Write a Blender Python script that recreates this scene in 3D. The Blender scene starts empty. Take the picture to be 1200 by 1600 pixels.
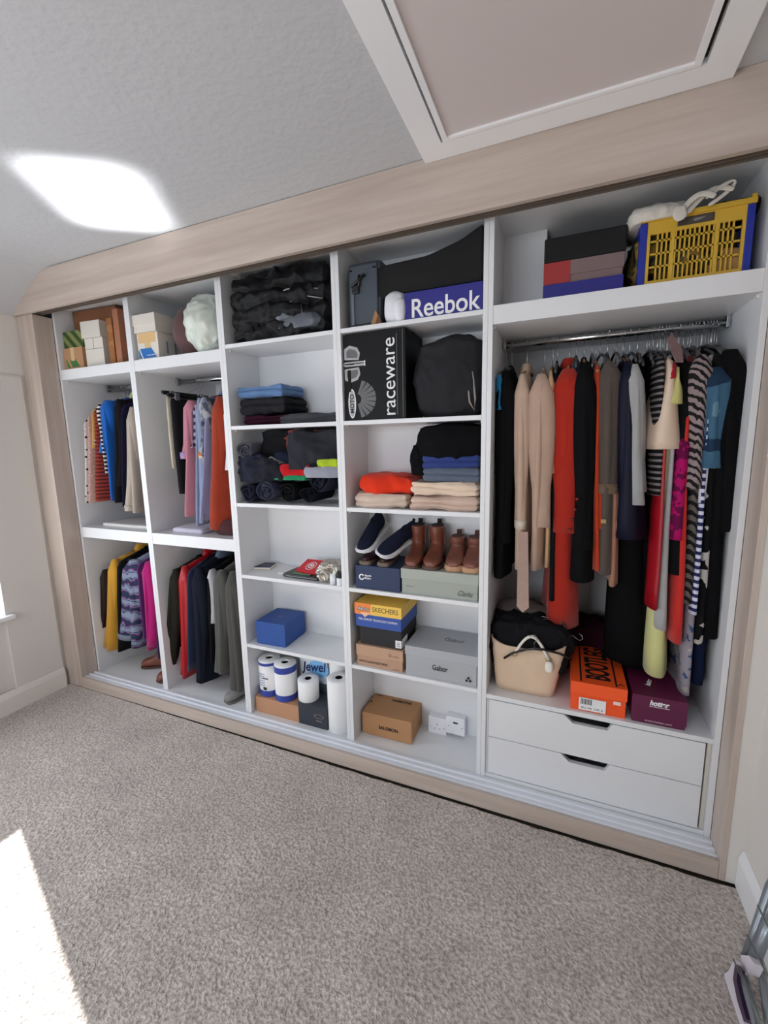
import bpy, bmesh, math, random
from mathutils import Vector, Matrix, noise
random.seed(7)
PI = math.pi
sc = bpy.context.scene
C = bpy.context.collection

# ------------------------------------------------------------------ camera
YAW, PITCH, ROLL = 0.39901585, -0.15482829, 0.01998318
CAM = Vector((2.62669901, -1.60314252, 1.35404243)); FPX = 671.966
RM = Matrix.Rotation(YAW, 3, 'Z') @ Matrix.Rotation(PITCH, 3, 'X') @ Matrix.Rotation(ROLL, 3, 'Y')
cd = bpy.data.cameras.new('camera'); cam = bpy.data.objects.new('camera', cd); C.objects.link(cam)
cd.sensor_fit = 'VERTICAL'; cd.sensor_height = 36.0; cd.lens = FPX / 1600 * 36.0
cd.clip_start = 0.02
M3 = Matrix((RM.col[0], RM.col[2], -RM.col[1])).transposed()   # camera axes: right, up, back
cam.matrix_world = Matrix.Translation(CAM) @ M3.to_4x4()
sc.camera = cam

# ------------------------------------------------------------------ light and exposure
w = bpy.data.worlds.new('sky'); sc.world = w; w.use_nodes = True
bg = w.node_tree.nodes['Background']; bg.inputs[0].default_value = (0.62, 0.78, 1.0, 1); bg.inputs[1].default_value = 1.2
sun = bpy.data.lights.new('sun', 'SUN'); sun.energy = 34; sun.angle = 0.012; sun.color = (1, .97, .93)
so = bpy.data.objects.new('sun', sun); C.objects.link(so)
SUN_EL, SUN_SLOPE = math.radians(30), 0.345
sd = Vector((1, -SUN_SLOPE, 0)).normalized() * math.cos(SUN_EL) + Vector((0, 0, -math.sin(SUN_EL)))
so.rotation_euler = sd.to_track_quat('-Z', 'Y').to_euler()
def area(name, loc, direction, sx, sy, e, col, spread=PI):
    l = bpy.data.lights.new(name, 'AREA'); l.shape = 'RECTANGLE'; l.size = sx; l.size_y = sy
    l.energy = e; l.color = col; l.spread = spread
    o = bpy.data.objects.new(name, l); C.objects.link(o); o.location = loc
    o.rotation_euler = Vector(direction).to_track_quat('-Z', 'Y').to_euler(); return o
area('window_daylight', (-0.33, -1.15, 1.1), (1, 0.0, -0.1), 1.4, 1.1, 17, (.86, .93, 1.0))
area('rear_fill', (1.3, -3.35, 1.30), (0.05, 1, -0.32), 1.6, 1.2, 41, (.84, .91, 1.0))  # added frontal fill from behind the viewer; the rear wall has no window
GL = area('glint_lamp', (0.04, -1.03, 0.56), (.98, .64, 1.705), .38, .24, 2.4, (.95, .97, 1), math.radians(5.5))  # added narrow lamp, imitates sun reflected up onto the ceiling
sc.view_settings.view_transform = 'Standard'; sc.view_settings.look = 'None'
sc.view_settings.exposure = 0.02; sc.view_settings.gamma = 1; sc.view_settings.use_curve_mapping = False
sc.cycles.max_bounces = 8; sc.cycles.diffuse_bounces = 5; sc.cycles.glossy_bounces = 3
sc.cycles.sample_clamp_indirect = 4; sc.cycles.caustics_reflective = False; sc.cycles.caustics_refractive = False

# ------------------------------------------------------------------ helpers
def at(u, v, y=None, x=None, z=None):
    """point of the photograph (1200x1600) on a vertical or level plane of the room"""
    d = RM @ Vector(((u - 600) / FPX, 1, -(v - 800) / FPX))
    if y is not None: t = (y - CAM.y) / d.y
    elif x is not None: t = (x - CAM.x) / d.x
    else: t = (z - CAM.z) / d.z
    return CAM + d * t
def lin(c):
    c = c / 255.0
    return c / 12.92 if c <= 0.04045 else ((c + 0.055) / 1.055) ** 2.4
def rgb(r, g, b): return (lin(r), lin(g), lin(b), 1)
_M = {}
def mat(name, col, rough=.6, metal=0, bump=0, bscale=200, var=0, vscale=8, spec=.5, sheen=0, trans=0):
    if name in _M: return _M[name]
    m = bpy.data.materials.new(name); m.use_nodes = True; nt = m.node_tree; b = nt.nodes['Principled BSDF']
    b.inputs['Base Color'].default_value = rgb(*col); b.inputs['Roughness'].default_value = rough
    b.inputs['Metallic'].default_value = metal; b.inputs['Specular IOR Level'].default_value = spec
    if sheen: b.inputs['Sheen Weight'].default_value = sheen
    if trans: b.inputs['Transmission Weight'].default_value = trans
    tc = nt.nodes.new('ShaderNodeTexCoord')
    if var or True:
        n = nt.nodes.new('ShaderNodeTexNoise'); n.inputs['Scale'].default_value = vscale; n.inputs['Detail'].default_value = 4
        nt.links.new(tc.outputs['Object'], n.inputs['Vector'])
        mx = nt.nodes.new('ShaderNodeMix'); mx.data_type = 'RGBA'
        k = max(var, .015)
        mx.inputs['A'].default_value = tuple(x * (1 - k) for x in rgb(*col)[:3]) + (1,)
        mx.inputs['B'].default_value = tuple(min(1, x * (1 + k)) for x in rgb(*col)[:3]) + (1,)
        nt.links.new(n.outputs['Fac'], mx.inputs['Factor']); nt.links.new(mx.outputs['Result'], b.inputs['Base Color'])
    if bump:
        n2 = nt.nodes.new('ShaderNodeTexNoise'); n2.inputs['Scale'].default_value = bscale; n2.inputs['Detail'].default_value = 3
        nt.links.new(tc.outputs['Object'], n2.inputs['Vector'])
        bp = nt.nodes.new('ShaderNodeBump'); bp.inputs['Strength'].default_value = bump; bp.inputs['Distance'].default_value = .004
        nt.links.new(n2.outputs['Fac'], bp.inputs['Height']); nt.links.new(bp.outputs['Normal'], b.inputs['Normal'])
    _M[name] = m; return m
def fab(name, col, rough=.92, bump=.25, bscale=260, var=.10, vscale=14, sheen=.15):
    if max(col) < 60: sheen = 0
    return mat(name, col, rough, 0, bump, bscale, var, vscale, .12 if max(col) < 60 else .2, sheen)
def pattern(name, kind, cols, scale, rough=.9, axis='Z', dist=0.0, dscale=2.0):
    """printed or woven cloth; kind = bands / noise / voronoi / plaid"""
    if name in _M: return _M[name]
    m = bpy.data.materials.new(name); m.use_nodes = True; nt = m.node_tree; b = nt.nodes['Principled BSDF']
    b.inputs['Roughness'].default_value = rough; b.inputs['Specular IOR Level'].default_value = .2
    tc = nt.nodes.new('ShaderNodeTexCoord'); cr = nt.nodes.new('ShaderNodeValToRGB'); cr.color_ramp.interpolation = 'CONSTANT'
    els = cr.color_ramp.elements
    while len(els) < len(cols): els.new(.5)
    for i, (p, c) in enumerate(cols): els[i].position = p; els[i].color = rgb(*c)
    if kind in ('bands', 'zig'):
        t = nt.nodes.new('ShaderNodeTexWave'); t.wave_type = 'BANDS'; t.bands_direction = axis; t.wave_profile = 'SAW' if kind == 'bands' else 'SIN'
        t.inputs['Scale'].default_value = scale; t.inputs['Distortion'].default_value = dist; t.inputs['Detail'].default_value = 1
        t.inputs['Detail Scale'].default_value = dscale; out = t.outputs['Fac']
    elif kind == 'rings':
        t = nt.nodes.new('ShaderNodeTexWave'); t.wave_type = 'RINGS'; t.rings_direction = 'X'; t.inputs['Scale'].default_value = scale
        t.inputs['Distortion'].default_value = dist; t.inputs['Detail Scale'].default_value = 3; out = t.outputs['Fac']
    elif kind == 'noise':
        t = nt.nodes.new('ShaderNodeTexNoise'); t.inputs['Scale'].default_value = scale; t.inputs['Detail'].default_value = 2; out = t.outputs['Fac']
    elif kind == 'voronoi':
        t = nt.nodes.new('ShaderNodeTexVoronoi'); t.inputs['Scale'].default_value = scale; out = t.outputs['Distance']
    if kind == 'plaid':
        outs = []
        for ax in ('Z', 'Y'):
            t = nt.nodes.new('ShaderNodeTexWave'); t.bands_direction = ax; t.inputs['Scale'].default_value = scale
            nt.links.new(tc.outputs['Object'], t.inputs['Vector']); outs.append(t.outputs['Fac'])
        a = nt.nodes.new('ShaderNodeMath'); a.operation = 'ADD'; nt.links.new(outs[0], a.inputs[0]); nt.links.new(outs[1], a.inputs[1])
        h = nt.nodes.new('ShaderNodeMath'); h.operation = 'MULTIPLY'; h.inputs[1].default_value = .5; nt.links.new(a.outputs[0], h.inputs[0]); out = h.outputs[0]
    else: nt.links.new(tc.outputs['Object'], t.inputs['Vector'])
    nt.links.new(out, cr.inputs[0]); nt.links.new(cr.outputs[0], b.inputs['Base Color'])
    _M[name] = m; return m

def mk(name, bm, m, parent=None, smooth=False, mods=()):
    me = bpy.data.meshes.new(name); bm.normal_update(); bm.to_mesh(me); bm.free()
    o = bpy.data.objects.new(name, me); C.objects.link(o)
    if m: me.materials.append(m)
    if smooth: me.polygons.foreach_set('use_smooth', [True] * len(me.polygons))
    if parent: o.parent = parent
    for kind, kw in mods:
        md = o.modifiers.new(kind.lower(), kind)
        for k, v in kw.items(): setattr(md, k, v)
    return o
def tag(o, label, cat, group=None):
    o['label'] = label; o['category'] = cat
    if group: o['group'] = group
    return o
def thing(name, label, cat, loc=(0, 0, 0), yaw=0, group=None):
    o = bpy.data.objects.new(name, None); o.empty_display_size = .05; C.objects.link(o)
    o.location = loc; o.rotation_euler = (0, 0, yaw); return tag(o, label, cat, group)
def struct(o): o['kind'] = 'structure'; return o
def bx(bm, x0, x1, y0, y1, z0, z1):
    vs = [bm.verts.new(p) for p in ((x0,y0,z0),(x1,y0,z0),(x1,y1,z0),(x0,y1,z0),(x0,y0,z1),(x1,y0,z1),(x1,y1,z1),(x0,y1,z1))]
    for f in ((0,3,2,1),(4,5,6,7),(0,1,5,4),(1,2,6,5),(2,3,7,6),(3,0,4,7)): bm.faces.new([vs[i] for i in f])
def box(name, x0, x1, y0, y1, z0, z1, m, parent=None, bev=.0015):
    bm = bmesh.new(); bx(bm, min(x0,x1), max(x0,x1), min(y0,y1), max(y0,y1), min(z0,z1), max(z0,z1))
    if bev: bmesh.ops.bevel(bm, geom=bm.edges[:], offset=bev, segments=2, affect='EDGES', profile=.6)
    return mk(name, bm, m, parent)
def prism(bm, pts, y0, y1, axis='y'):
    def P(a, b, t): return {'y': (a, t, b), 'x': (t, a, b), 'z': (a, b, t)}[axis]
    A = [bm.verts.new(P(a, b, y0)) for a, b in pts]; B = [bm.verts.new(P(a, b, y1)) for a, b in pts]
    n = len(pts); bm.faces.new(A); bm.faces.new(B[::-1])
    for i in range(n): bm.faces.new((A[i], B[i], B[(i+1) % n], A[(i+1) % n]))
    bmesh.ops.recalc_face_normals(bm, faces=bm.faces[:])
def poly(name, pts, y0, y1, m, parent=None, axis='y', bev=0):
    bm = bmesh.new(); prism(bm, pts, y0, y1, axis)
    if bev: bmesh.ops.bevel(bm, geom=bm.edges[:], offset=bev, segments=2, affect='EDGES')
    return mk(name, bm, m, parent)
def tube_bm(bm, pts, r, n=8, closed=False):
    pts = [Vector(p) for p in pts]; rings = []; N = len(pts)
    up = Vector((0.13, 0.21, 1)).normalized()
    for i, p in enumerate(pts):
        if closed: d = pts[(i+1) % N] - pts[i-1]
        else: d = pts[min(i+1, N-1)] - pts[max(i-1, 0)]
        d = d.normalized() if d.length > 1e-9 else Vector((0,0,1))
        a = d.cross(up);
        if a.length < 1e-3: a = d.cross(Vector((1,0,0)))
        a.normalize(); b = d.cross(a); rr = r[i] if isinstance(r, (list, tuple)) else r
        rings.append([bm.verts.new(p + (a*math.cos(2*PI*k/n) + b*math.sin(2*PI*k/n))*rr) for k in range(n)])
    for i in range(N if closed else N-1):
        A, B = rings[i], rings[(i+1) % N]
        for k in range(n): bm.faces.new((A[k], A[(k+1) % n], B[(k+1) % n], B[k]))
    if not closed: bm.faces.new(rings[0][::-1]); bm.faces.new(rings[-1])
    bmesh.ops.recalc_face_normals(bm, faces=bm.faces[:])
def tube(name, pts, r, m, parent=None, n=8, closed=False):
    bm = bmesh.new(); tube_bm(bm, pts, r, n, closed); return mk(name, bm, m, parent, True)
def loft_bm(bm, rings, n=20, e=1.0, fold=0, k=3, ph=0, cap=True):
    """stack of level rings (cx, cy, z, rx, ry); e<1 squarer; fold = drape folds that grow downwards"""
    L = []; z0, z1 = rings[0][2], rings[-1][2]
    for (cx, cy, z, rx, ry) in rings:
        t = abs(z - z0) / max(1e-6, abs(z1 - z0)); R = []
        for i in range(n):
            a = 2*PI*i/n; c, s = math.cos(a), math.sin(a)
            px = math.copysign(abs(c)**e, c)*rx; py = math.copysign(abs(s)**e, s)*ry
            w = fold*t*(math.sin(k*py/max(ry, 1e-4)*2.2 + ph) + .6*math.sin(k*1.7*py/max(ry,1e-4) + 2*ph + 3*z))
            R.append(bm.verts.new((cx + px + w, cy + py*(1 + fold*1.5*t*math.sin(ph + 9*z)), z)))
        L.append(R)
    for A, B in zip(L, L[1:]):
        for i in range(n): bm.faces.new((A[i], A[(i+1) % n], B[(i+1) % n], B[i]))
    if cap: bm.faces.new(L[0]); bm.faces.new(L[-1][::-1])
    bmesh.ops.recalc_face_normals(bm, faces=bm.faces[:])
def loft(name, rings, m, parent=None, **kw):
    bm = bmesh.new(); loft_bm(bm, rings, **kw); return mk(name, bm, m, parent, True)
def lathe(name, prof, m, parent=None, n=32, c=(0,0,0)):
    bm = bmesh.new(); L = []
    for r, z in prof: L.append([bm.verts.new((c[0]+r*math.cos(2*PI*i/n), c[1]+r*math.sin(2*PI*i/n), c[2]+z)) for i in range(n)])
    for A, B in zip(L, L[1:]):
        for i in range(n): bm.faces.new((A[i], A[(i+1) % n], B[(i+1) % n], B[i]))
    bmesh.ops.remove_doubles(bm, verts=bm.verts[:], dist=1e-5)
    bmesh.ops.recalc_face_normals(bm, faces=bm.faces[:])
    o = mk(name, bm, m, parent, True, [('EDGE_SPLIT', dict(split_angle=.8))]); return o
def blob(name, c, size, m, parent=None, seed=0, amp=.12, freq=6, e=.6, flat=True, ridged=True, sub=4, layers=0, lamp=.006, rot=0):
    """cloth heap: a rounded block, wrinkled by noise, with layered fold edges round its sides"""
    bm = bmesh.new(); bmesh.ops.create_cube(bm, size=2)
    bmesh.ops.subdivide_edges(bm, edges=bm.edges[:], cuts=2**sub - 1, use_grid_fill=True)
    off = Vector((seed*3.7, seed*1.3, seed*7.1)); hx, hy, hz = size[0]/2, size[1]/2, size[2]/2
    for v in bm.verts:
        p = v.co.copy(); q = p.normalized()
        mxc = max(abs(p.x), abs(p.y), abs(p.z)); p = p.lerp(q*1.15, 1 - e) if mxc > 0 else p
        w = Vector((p.x*hx, p.y*hy, p.z*hz))
        n1 = noise.noise(w*freq + off); n2 = noise.noise(w*freq*2.6 + off*2); n3 = noise.noise(w*freq*6 + off)
        if ridged: nn = (1 - 2.2*abs(n1))*.7 + (.5 - 1.2*abs(n2))*.6 + n3*.15
        else: nn = n1*1.2 + n2*.4
        s = min(hx, hy, hz)
        o = q*(nn*amp*s*1.4)
        if layers and abs(p.z) < .93:
            g = abs(math.sin(PI*layers*(p.z*.5 + .5) + 1.5*noise.noise(Vector((w.x*5, w.y*5, w.z*8)) + off) + .5*noise.noise(w*22 + off)))
            d = Vector((p.x, p.y, 0)); d = d.normalized() if d.length > 1e-5 else d
            o += d*(lamp*(g**.6 - 1)) * (1.0 if max(abs(p.x), abs(p.y)) > .6 else 0)
        w = w + o
        if flat and w.z < -hz: w.z = -hz
        v.co = w
    if rot: bmesh.ops.rotate(bm, verts=bm.verts[:], cent=(0,0,0), matrix=Matrix.Rotation(rot, 3, 'Z'))
    bmesh.ops.translate(bm, verts=bm.verts[:], vec=(c[0], c[1], c[2] + hz))
    return mk(name, bm, m, parent, True)
def lettering(s, w, h, M, m, parent, name='lettering', bold=0.0, shear=0.0, depth=.0006):
    """raised print w wide and h high, its centre at the origin of M; local x runs along the line, y up, z out of the surface"""
    cu = bpy.data.curves.new('t', 'FONT'); cu.body = s; cu.extrude = 0.02; cu.offset = bold; cu.shear = shear
    to = bpy.data.objects.new('t', cu); C.objects.link(to); bpy.context.view_layer.update()
    me = bpy.data.meshes.new_from_object(to.evaluated_get(bpy.context.evaluated_depsgraph_get()))
    bpy.data.objects.remove(to); bpy.data.curves.remove(cu)
    xs = [v.co.x for v in me.vertices]; ys = [v.co.y for v in me.vertices]; zs = [v.co.z for v in me.vertices]
    sx, sy, sz = w/(max(xs)-min(xs)), h/(max(ys)-min(ys)), depth/(max(zs)-min(zs))
    cx, cy, cz = (max(xs)+min(xs))/2, (max(ys)+min(ys))/2, min(zs)
    for v in me.vertices: v.co = M @ Vector(((v.co.x-cx)*sx, (v.co.y-cy)*sy, (v.co.z-cz)*sz))
    o = bpy.data.objects.new(name, me); C.objects.link(o); me.name = name; me.materials.clear(); me.materials.append(m)
    o.parent = parent; return o
def F(x, y, z, r=0):      # front face (looking to -y), r turns the line in the face
    return Matrix.Translation((x, y, z)) @ Matrix.Rotation(PI/2, 4, 'X') @ Matrix.Rotation(r, 4, 'Z')
def T(x, y, z, r=0):      # top face
    return Matrix.Translation((x, y, z)) @ Matrix.Rotation(r, 4, 'Z')
def decal(name, pts, M, m, parent, depth=.0006):
    bm = bmesh.new(); prism(bm, pts, 0, depth, 'z'); bmesh.ops.transform(bm, matrix=M, verts=bm.verts[:]); return mk(name, bm, m, parent)
def rect(w, h, x=0, y=0): return [(x-w/2, y-h/2), (x+w/2, y-h/2), (x+w/2, y+h/2), (x-w/2, y+h/2)]
def disc(r, x=0, y=0, n=24, ry=None): return [(x+r*math.cos(2*PI*i/n), y+(ry or r)*math.sin(2*PI*i/n)) for i in range(n)]
def ringd(name, r0, r1, M, m, parent, a0=0, a1=2*PI, n=28, k=1.0):
    bm = bmesh.new(); A = []
    for i in range(n+1):
        a = a0 + (a1-a0)*i/n
        A.append([bm.verts.new((r*math.cos(a)*k, r*math.sin(a), z)) for r, z in ((r0,0),(r1,0),(r1,.0006),(r0,.0006))])
    for P, Q in zip(A, A[1:]):
        for j in range(4): bm.faces.new((P[j], Q[j], Q[(j+1) % 4], P[(j+1) % 4]))
    bmesh.ops.transform(bm, matrix=M, verts=bm.verts[:]); bmesh.ops.recalc_face_normals(bm, faces=bm.faces[:]); return mk(name, bm, m, parent)

# ------------------------------------------------------------------ base materials
white = mat('white_melamine', (224, 225, 227), .38, var=.01)
wallm = mat('wall_paint', (216, 211, 205), .85, bump=.15, bscale=90)
ceilm = mat('textured_ceiling', (190, 191, 193), .9, bump=.6, bscale=38)
glossw = mat('white_gloss_paint', (235, 235, 236), .35)
trackm = mat('white_track', (228, 230, 236), .3)
darktrack = mat('shaded_head_track', (104, 92, 82), .5)  # shade under the fascia is put into this dark track colour
chrome = mat('chrome', (205, 205, 205), .18, 1)
steel = mat('satin_steel', (170, 172, 175), .35, 1)
blackp = mat('black_plastic', (18, 18, 20), .35)
hookm = mat('hook_wire', (190, 190, 192), .3, .9)
card = mat('brown_cardboard', (176, 134, 98), .85, var=.05)
cardd = mat('dark_cardboard', (134, 88, 60), .85, var=.05)
ink = mat('black_print', (22, 22, 24), .6)
whitei = mat('white_print', (235, 235, 235), .6)
def woodmat(name, ax):
    m = bpy.data.materials.new(name); m.use_nodes = True; nt = m.node_tree; b = nt.nodes['Principled BSDF']; b.inputs['Roughness'].default_value = .55
    tc = nt.nodes.new('ShaderNodeTexCoord'); mp = nt.nodes.new('ShaderNodeMapping'); s = [14, 14, 14]; s['xyz'.index(ax)] = .9; mp.inputs['Scale'].default_value = s
    n = nt.nodes.new('ShaderNodeTexNoise'); n.inputs['Scale'].default_value = 1.6; n.inputs['Detail'].default_value = 6; n.inputs['Roughness'].default_value = .6
    cr = nt.nodes.new('ShaderNodeValToRGB'); cr.color_ramp.elements[0].position = .3; cr.color_ramp.elements[0].color = rgb(176, 160, 148)
    cr.color_ramp.elements[1].position = .72; cr.color_ramp.elements[1].color = rgb(203, 189, 178)
    nt.links.new(tc.outputs['Object'], mp.inputs[0]); nt.links.new(mp.outputs[0], n.inputs['Vector']); nt.links.new(n.outputs['Fac'], cr.inputs[0]); nt.links.new(cr.outputs[0], b.inputs['Base Color'])
    return m
woodx, woodz = woodmat('pale_woodgrain_level', 'x'), woodmat('pale_woodgrain_upright', 'z')

# ------------------------------------------------------------------ room
XL, XR, YB, ZF, ZC = -.14, 3.20, -3.5, -.055, 2.265
def carpet_mat():
    m = bpy.data.materials.new('beige_carpet'); m.use_nodes = True; nt = m.node_tree; b = nt.nodes['Principled BSDF']
    b.inputs['Roughness'].default_value = 1; b.inputs['Specular IOR Level'].default_value = .05; b.inputs['Sheen Weight'].default_value = .3
    tc = nt.nodes.new('ShaderNodeTexCoord')
    def nz(scale, det, r=.6):
        n = nt.nodes.new('ShaderNodeTexNoise'); n.inputs['Scale'].default_value = scale; n.inputs['Detail'].default_value = det; n.inputs['Roughness'].default_value = r
        nt.links.new(tc.outputs['Object'], n.inputs['Vector']); return n
    n1, n2, n3 = nz(105, 3), nz(4.5, 5), nz(48, 2)
    cr = nt.nodes.new('ShaderNodeValToRGB'); cr.color_ramp.elements[0].position = .33; cr.color_ramp.elements[0].color = rgb(168, 157, 149)
    cr.color_ramp.elements[1].position = .66; cr.color_ramp.elements[1].color = rgb(230, 219, 210); nt.links.new(n1.outputs['Fac'], cr.inputs[0])
    c2 = nt.nodes.new('ShaderNodeValToRGB'); c2.color_ramp.elements[0].position = .3; c2.color_ramp.elements[0].color = (.78, .78, .78, 1); c2.color_ramp.elements[1].position = .7; c2.color_ramp.elements[1].color = (1, 1, 1, 1)
    nt.links.new(n2.outputs['Fac'], c2.inputs[0])
    mx = nt.nodes.new('ShaderNodeMix'); mx.data_type = 'RGBA'; mx.blend_type = 'MULTIPLY'; mx.inputs['Factor'].default_value = 1
    nt.links.new(cr.outputs[0], mx.inputs['A']); nt.links.new(c2.outputs[0], mx.inputs['B']); nt.links.new(mx.outputs['Result'], b.inputs['Base Color'])
    ad = nt.nodes.new('ShaderNodeMath'); ad.operation = 'ADD'; nt.links.new(n1.outputs['Fac'], ad.inputs[0]); nt.links.new(n3.outputs['Fac'], ad.inputs[1])
    bp = nt.nodes.new('ShaderNodeBump'); bp.inputs['Strength'].default_value = .9; bp.inputs['Distance'].default_value = .011
    nt.links.new(ad.outputs[0], bp.inputs['Height']); nt.links.new(bp.outputs['Normal'], b.inputs['Normal']); return m
carpet = carpet_mat()
# carpet with an uneven cut edge in front of the plinth
bm = bmesh.new(); pts = [(XL, YB), (XR, YB), (XR, -.105)]
N = 160
for i in range(N+1):
    x = 3.19 - (3.19 - XL) * i / N
    g = max(0, min(1, (x - .15) / 1.6)); pts.append((x, -.1012 - .011*g - .010*g*abs(noise.noise(Vector((x*6, 0, 0)))) - .004*g*noise.noise(Vector((x*40, 3, 0)))))
prism(bm, pts, ZF - .02, ZF, 'z'); struct(mk('floor', bm, carpet))
struct(box('trim_floorboard_edge', XL, XR, -.16, .6, -.09, ZF - .014, mat('dark_subfloor', (62, 52, 44), .95, var=.4, vscale=60, bump=.8), None, 0))
# ceiling with the rounded slope down to the window wall
prof = [(XR, ZC), (.24, ZC), (.18, ZC-.004), (.13, ZC-.018), (.08, ZC-.044), (-.06, ZC-.136), (XL, ZC-.19)]
prof += [(XL - .05, ZC - .19), (XL - .05, ZC + .1), (XR, ZC + .1)]
bm = bmesh.new(); prism(bm, prof, YB, .62, 'y'); struct(mk('ceiling', bm, ceilm))
# window wall, with its opening
WY0, WY1, WZ0, WZ1 = -1.85, -.36, .47, 1.62
bm = bmesh.new(); XO = -.42
bx(bm, XO, XL, WY1, .68, ZF-.1, 2.36); bx(bm, XO, XL, YB, WY0, ZF-.1, 2.36)
bx(bm, XO, XL, WY0, WY1, ZF-.1, WZ0); bx(bm, XO, XL, WY0, WY1, WZ1, 2.36)
struct(mk('wall_left', bm, wallm))
bm = bmesh.new()   # thicker lower lining that stops at a rounded ledge
prism(bm, [(XL-.001, ZF), (XL+.012, ZF), (XL+.012, 1.752), (XL+.008, 1.764), (XL-.001, 1.768)], -.121, WY1, 'y')
struct(mk('trim_wall_lining', bm, wallm))
struct(box('wall_right', XR, XR+.1, YB, .6, ZF-.1, 2.36, wallm, None, 0))
struct(box('wall_rear', XL-.3, XR+.1, YB-.1, YB, ZF-.1, 2.36, wallm, None, 0))
struct(box('wall_back', XO, XR+.1, .60, .68, ZF-.1, 2.36, wallm, None, 0))
struct(box('trim_return', 3.155, XR, -.098, -.03, ZF, ZC, wallm, None, 0))
def skirting(name, x0, s, y0, y1, h, m):
    bm = bmesh.new(); p = [(x0, ZF), (x0+s*.018, ZF), (x0+s*.018, ZF+h-.03), (x0+s*.012, ZF+h-.012), (x0+s*.006, ZF+h), (x0, ZF+h)]
    prism(bm, p, y0, y1, 'y'); struct(mk(name, bm, m))
skirting('baseboard_left', XL+.0122, 1, YB, -.121, .118, mat('skirting_cream', (228, 222, 214), .45))
skirting('baseboard_right', XR, -1, YB, -.1, .13, glossw)
# window 1 (its edge shows beside the frame's foot of the photo)
def window(n, ax, p, a0, a1, z0, z1, t):
    bm = bmesh.new()
    def B(a, b, c, d): bx(bm, p, p+t, a, b, c, d) if ax == 'x' else bx(bm, a, b, p, p+t, c, d)
    f = .06; B(a0, a0+f, z0, z1); B(a1-f, a1, z0, z1); B(a0, a1, z0, z0+f); B(a0, a1, z1-f, z1); m = (a0+a1)/2; B(m-.03, m+.03, z0, z1)
    o = struct(mk('window_%d' % n, bm, glossw)); return o
w1 = window(1, 'x', XO, WY0, WY1, WZ0, WZ1, .05)
gm = bpy.data.materials.new('window_glass'); gm.use_nodes = True; nt = gm.node_tree; nt.nodes.clear()
o_ = nt.nodes.new('ShaderNodeOutputMaterial'); mx = nt.nodes.new('ShaderNodeMixShader'); tr = nt.nodes.new('ShaderNodeBsdfTransparent'); gs = nt.nodes.new('ShaderNodeBsdfGlossy'); gs.inputs['Roughness'].default_value = .02
mx.inputs[0].default_value = .05; nt.links.new(tr.outputs[0], mx.inputs[1]); nt.links.new(gs.outputs[0], mx.inputs[2]); nt.links.new(mx.outputs[0], o_.inputs[0])
box('window_glass', XO+.02, XO+.026, WY0+.06, WY1-.06, WZ0+.06, WZ1-.06, gm, w1, 0)
struct(box('trim_window_board', XL-.25, XL+.045, WY0-.03, WY1+.03, WZ0-.01, WZ0+.014, glossw, None, .004))

# ------------------------------------------------------------------ wardrobe surround
YF = -.1
fz0 = 2.074
fas = [(-.137, fz0), (3.2, fz0), (3.2, ZC-.001), (.18, ZC-.004), (.13, ZC-.019), (.08, ZC-.045), (-.06, ZC-.137), (-.137, ZC-.186)]
struct(poly('trim_fascia', fas, YF-.018, YF, woodx))
struct(box('trim_frame_left', -.137, 0, YF, -.001, ZF, fz0, woodz, None, .003))
struct(box('trim_frame_right', 3.1375, 3.156, YF, -.001, ZF, fz0, woodz, None, .002))
struct(box('trim_plinth', 0.0005, 3.137, YF, -.086, ZF, .010, woodx, None, .002))
bm = bmesh.new(); bx(bm, .001, 3.1365, -.0855, -.001, -.05, .004)   # twin sliding-door track on the plinth
for yy in (-.078, -.050, -.022): bx(bm, .001, 3.1365, yy-.004, yy+.004, .004, .011)
struct(mk('trim_floor_track', bm, trackm))
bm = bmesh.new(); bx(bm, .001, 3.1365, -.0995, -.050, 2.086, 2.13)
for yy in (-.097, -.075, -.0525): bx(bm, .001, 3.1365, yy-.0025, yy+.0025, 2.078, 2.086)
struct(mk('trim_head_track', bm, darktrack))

# loft hatch in the ceiling
hp = lambda u, v, z=2.247: at(u, v, z=z)
hx0, hx1 = hp(665, 257).x, hp(1148, 115).x; hy = -.12; W_ = .072; hyb = -.80
bm = bmesh.new(); z0, z1 = 2.247, ZC + .002
for q in ([(hx0, hy), (hx1, hy), (hx1-W_, hy-W_), (hx0+W_, hy-W_)], [(hx0, hy), (hx0+W_, hy-W_), (hx0+W_, hyb+W_), (hx0, hyb)],
          [(hx1, hy), (hx1, hyb), (hx1-W_, hyb+W_), (hx1-W_, hy-W_)], [(hx0, hyb), (hx0+W_, hyb+W_), (hx1-W_, hyb+W_), (hx1, hyb)]): prism(bm, q, z0, z1, 'z')
struct(mk('trim_hatch_frame', bm, glossw))
struct(box('trim_hatch_gap', hx0+W_-.004, hx1-W_+.004, hyb+W_-.004, hy-W_+.004, ZC-.0005, ZC+.001, mat('dark_gap', (40, 34, 30), .9), None, 0))
ht = box('loft_hatch', hx0+W_+.007, hx1-W_-.012, hyb+W_+.006, hy-W_-.003, ZC-.012, ZC-.0006, mat('hatch_paint', (206, 196, 193), .6), None, .003)
tag(ht, 'flat pinkish-white loft hatch panel inside the white frame on the ceiling', 'hatch')
bm = bmesh.new(); a0, a1, b0, b1 = hx0+W_+.007, hx1-W_-.012, hyb+W_+.006, hy-W_-.003
for (x0, x1, y0, y1) in ((a0, a0+.016, b0, b1), (a1-.016, a1, b0, b1), (a0+.016, a1-.016, b1-.012, b1), (a0+.016, a1-.016, b0, b0+.012)): bx(bm, x0, x1, y0, y1, ZC-.019, ZC-.012)
mk('edge_bead', bm, glossw, ht)

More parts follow.
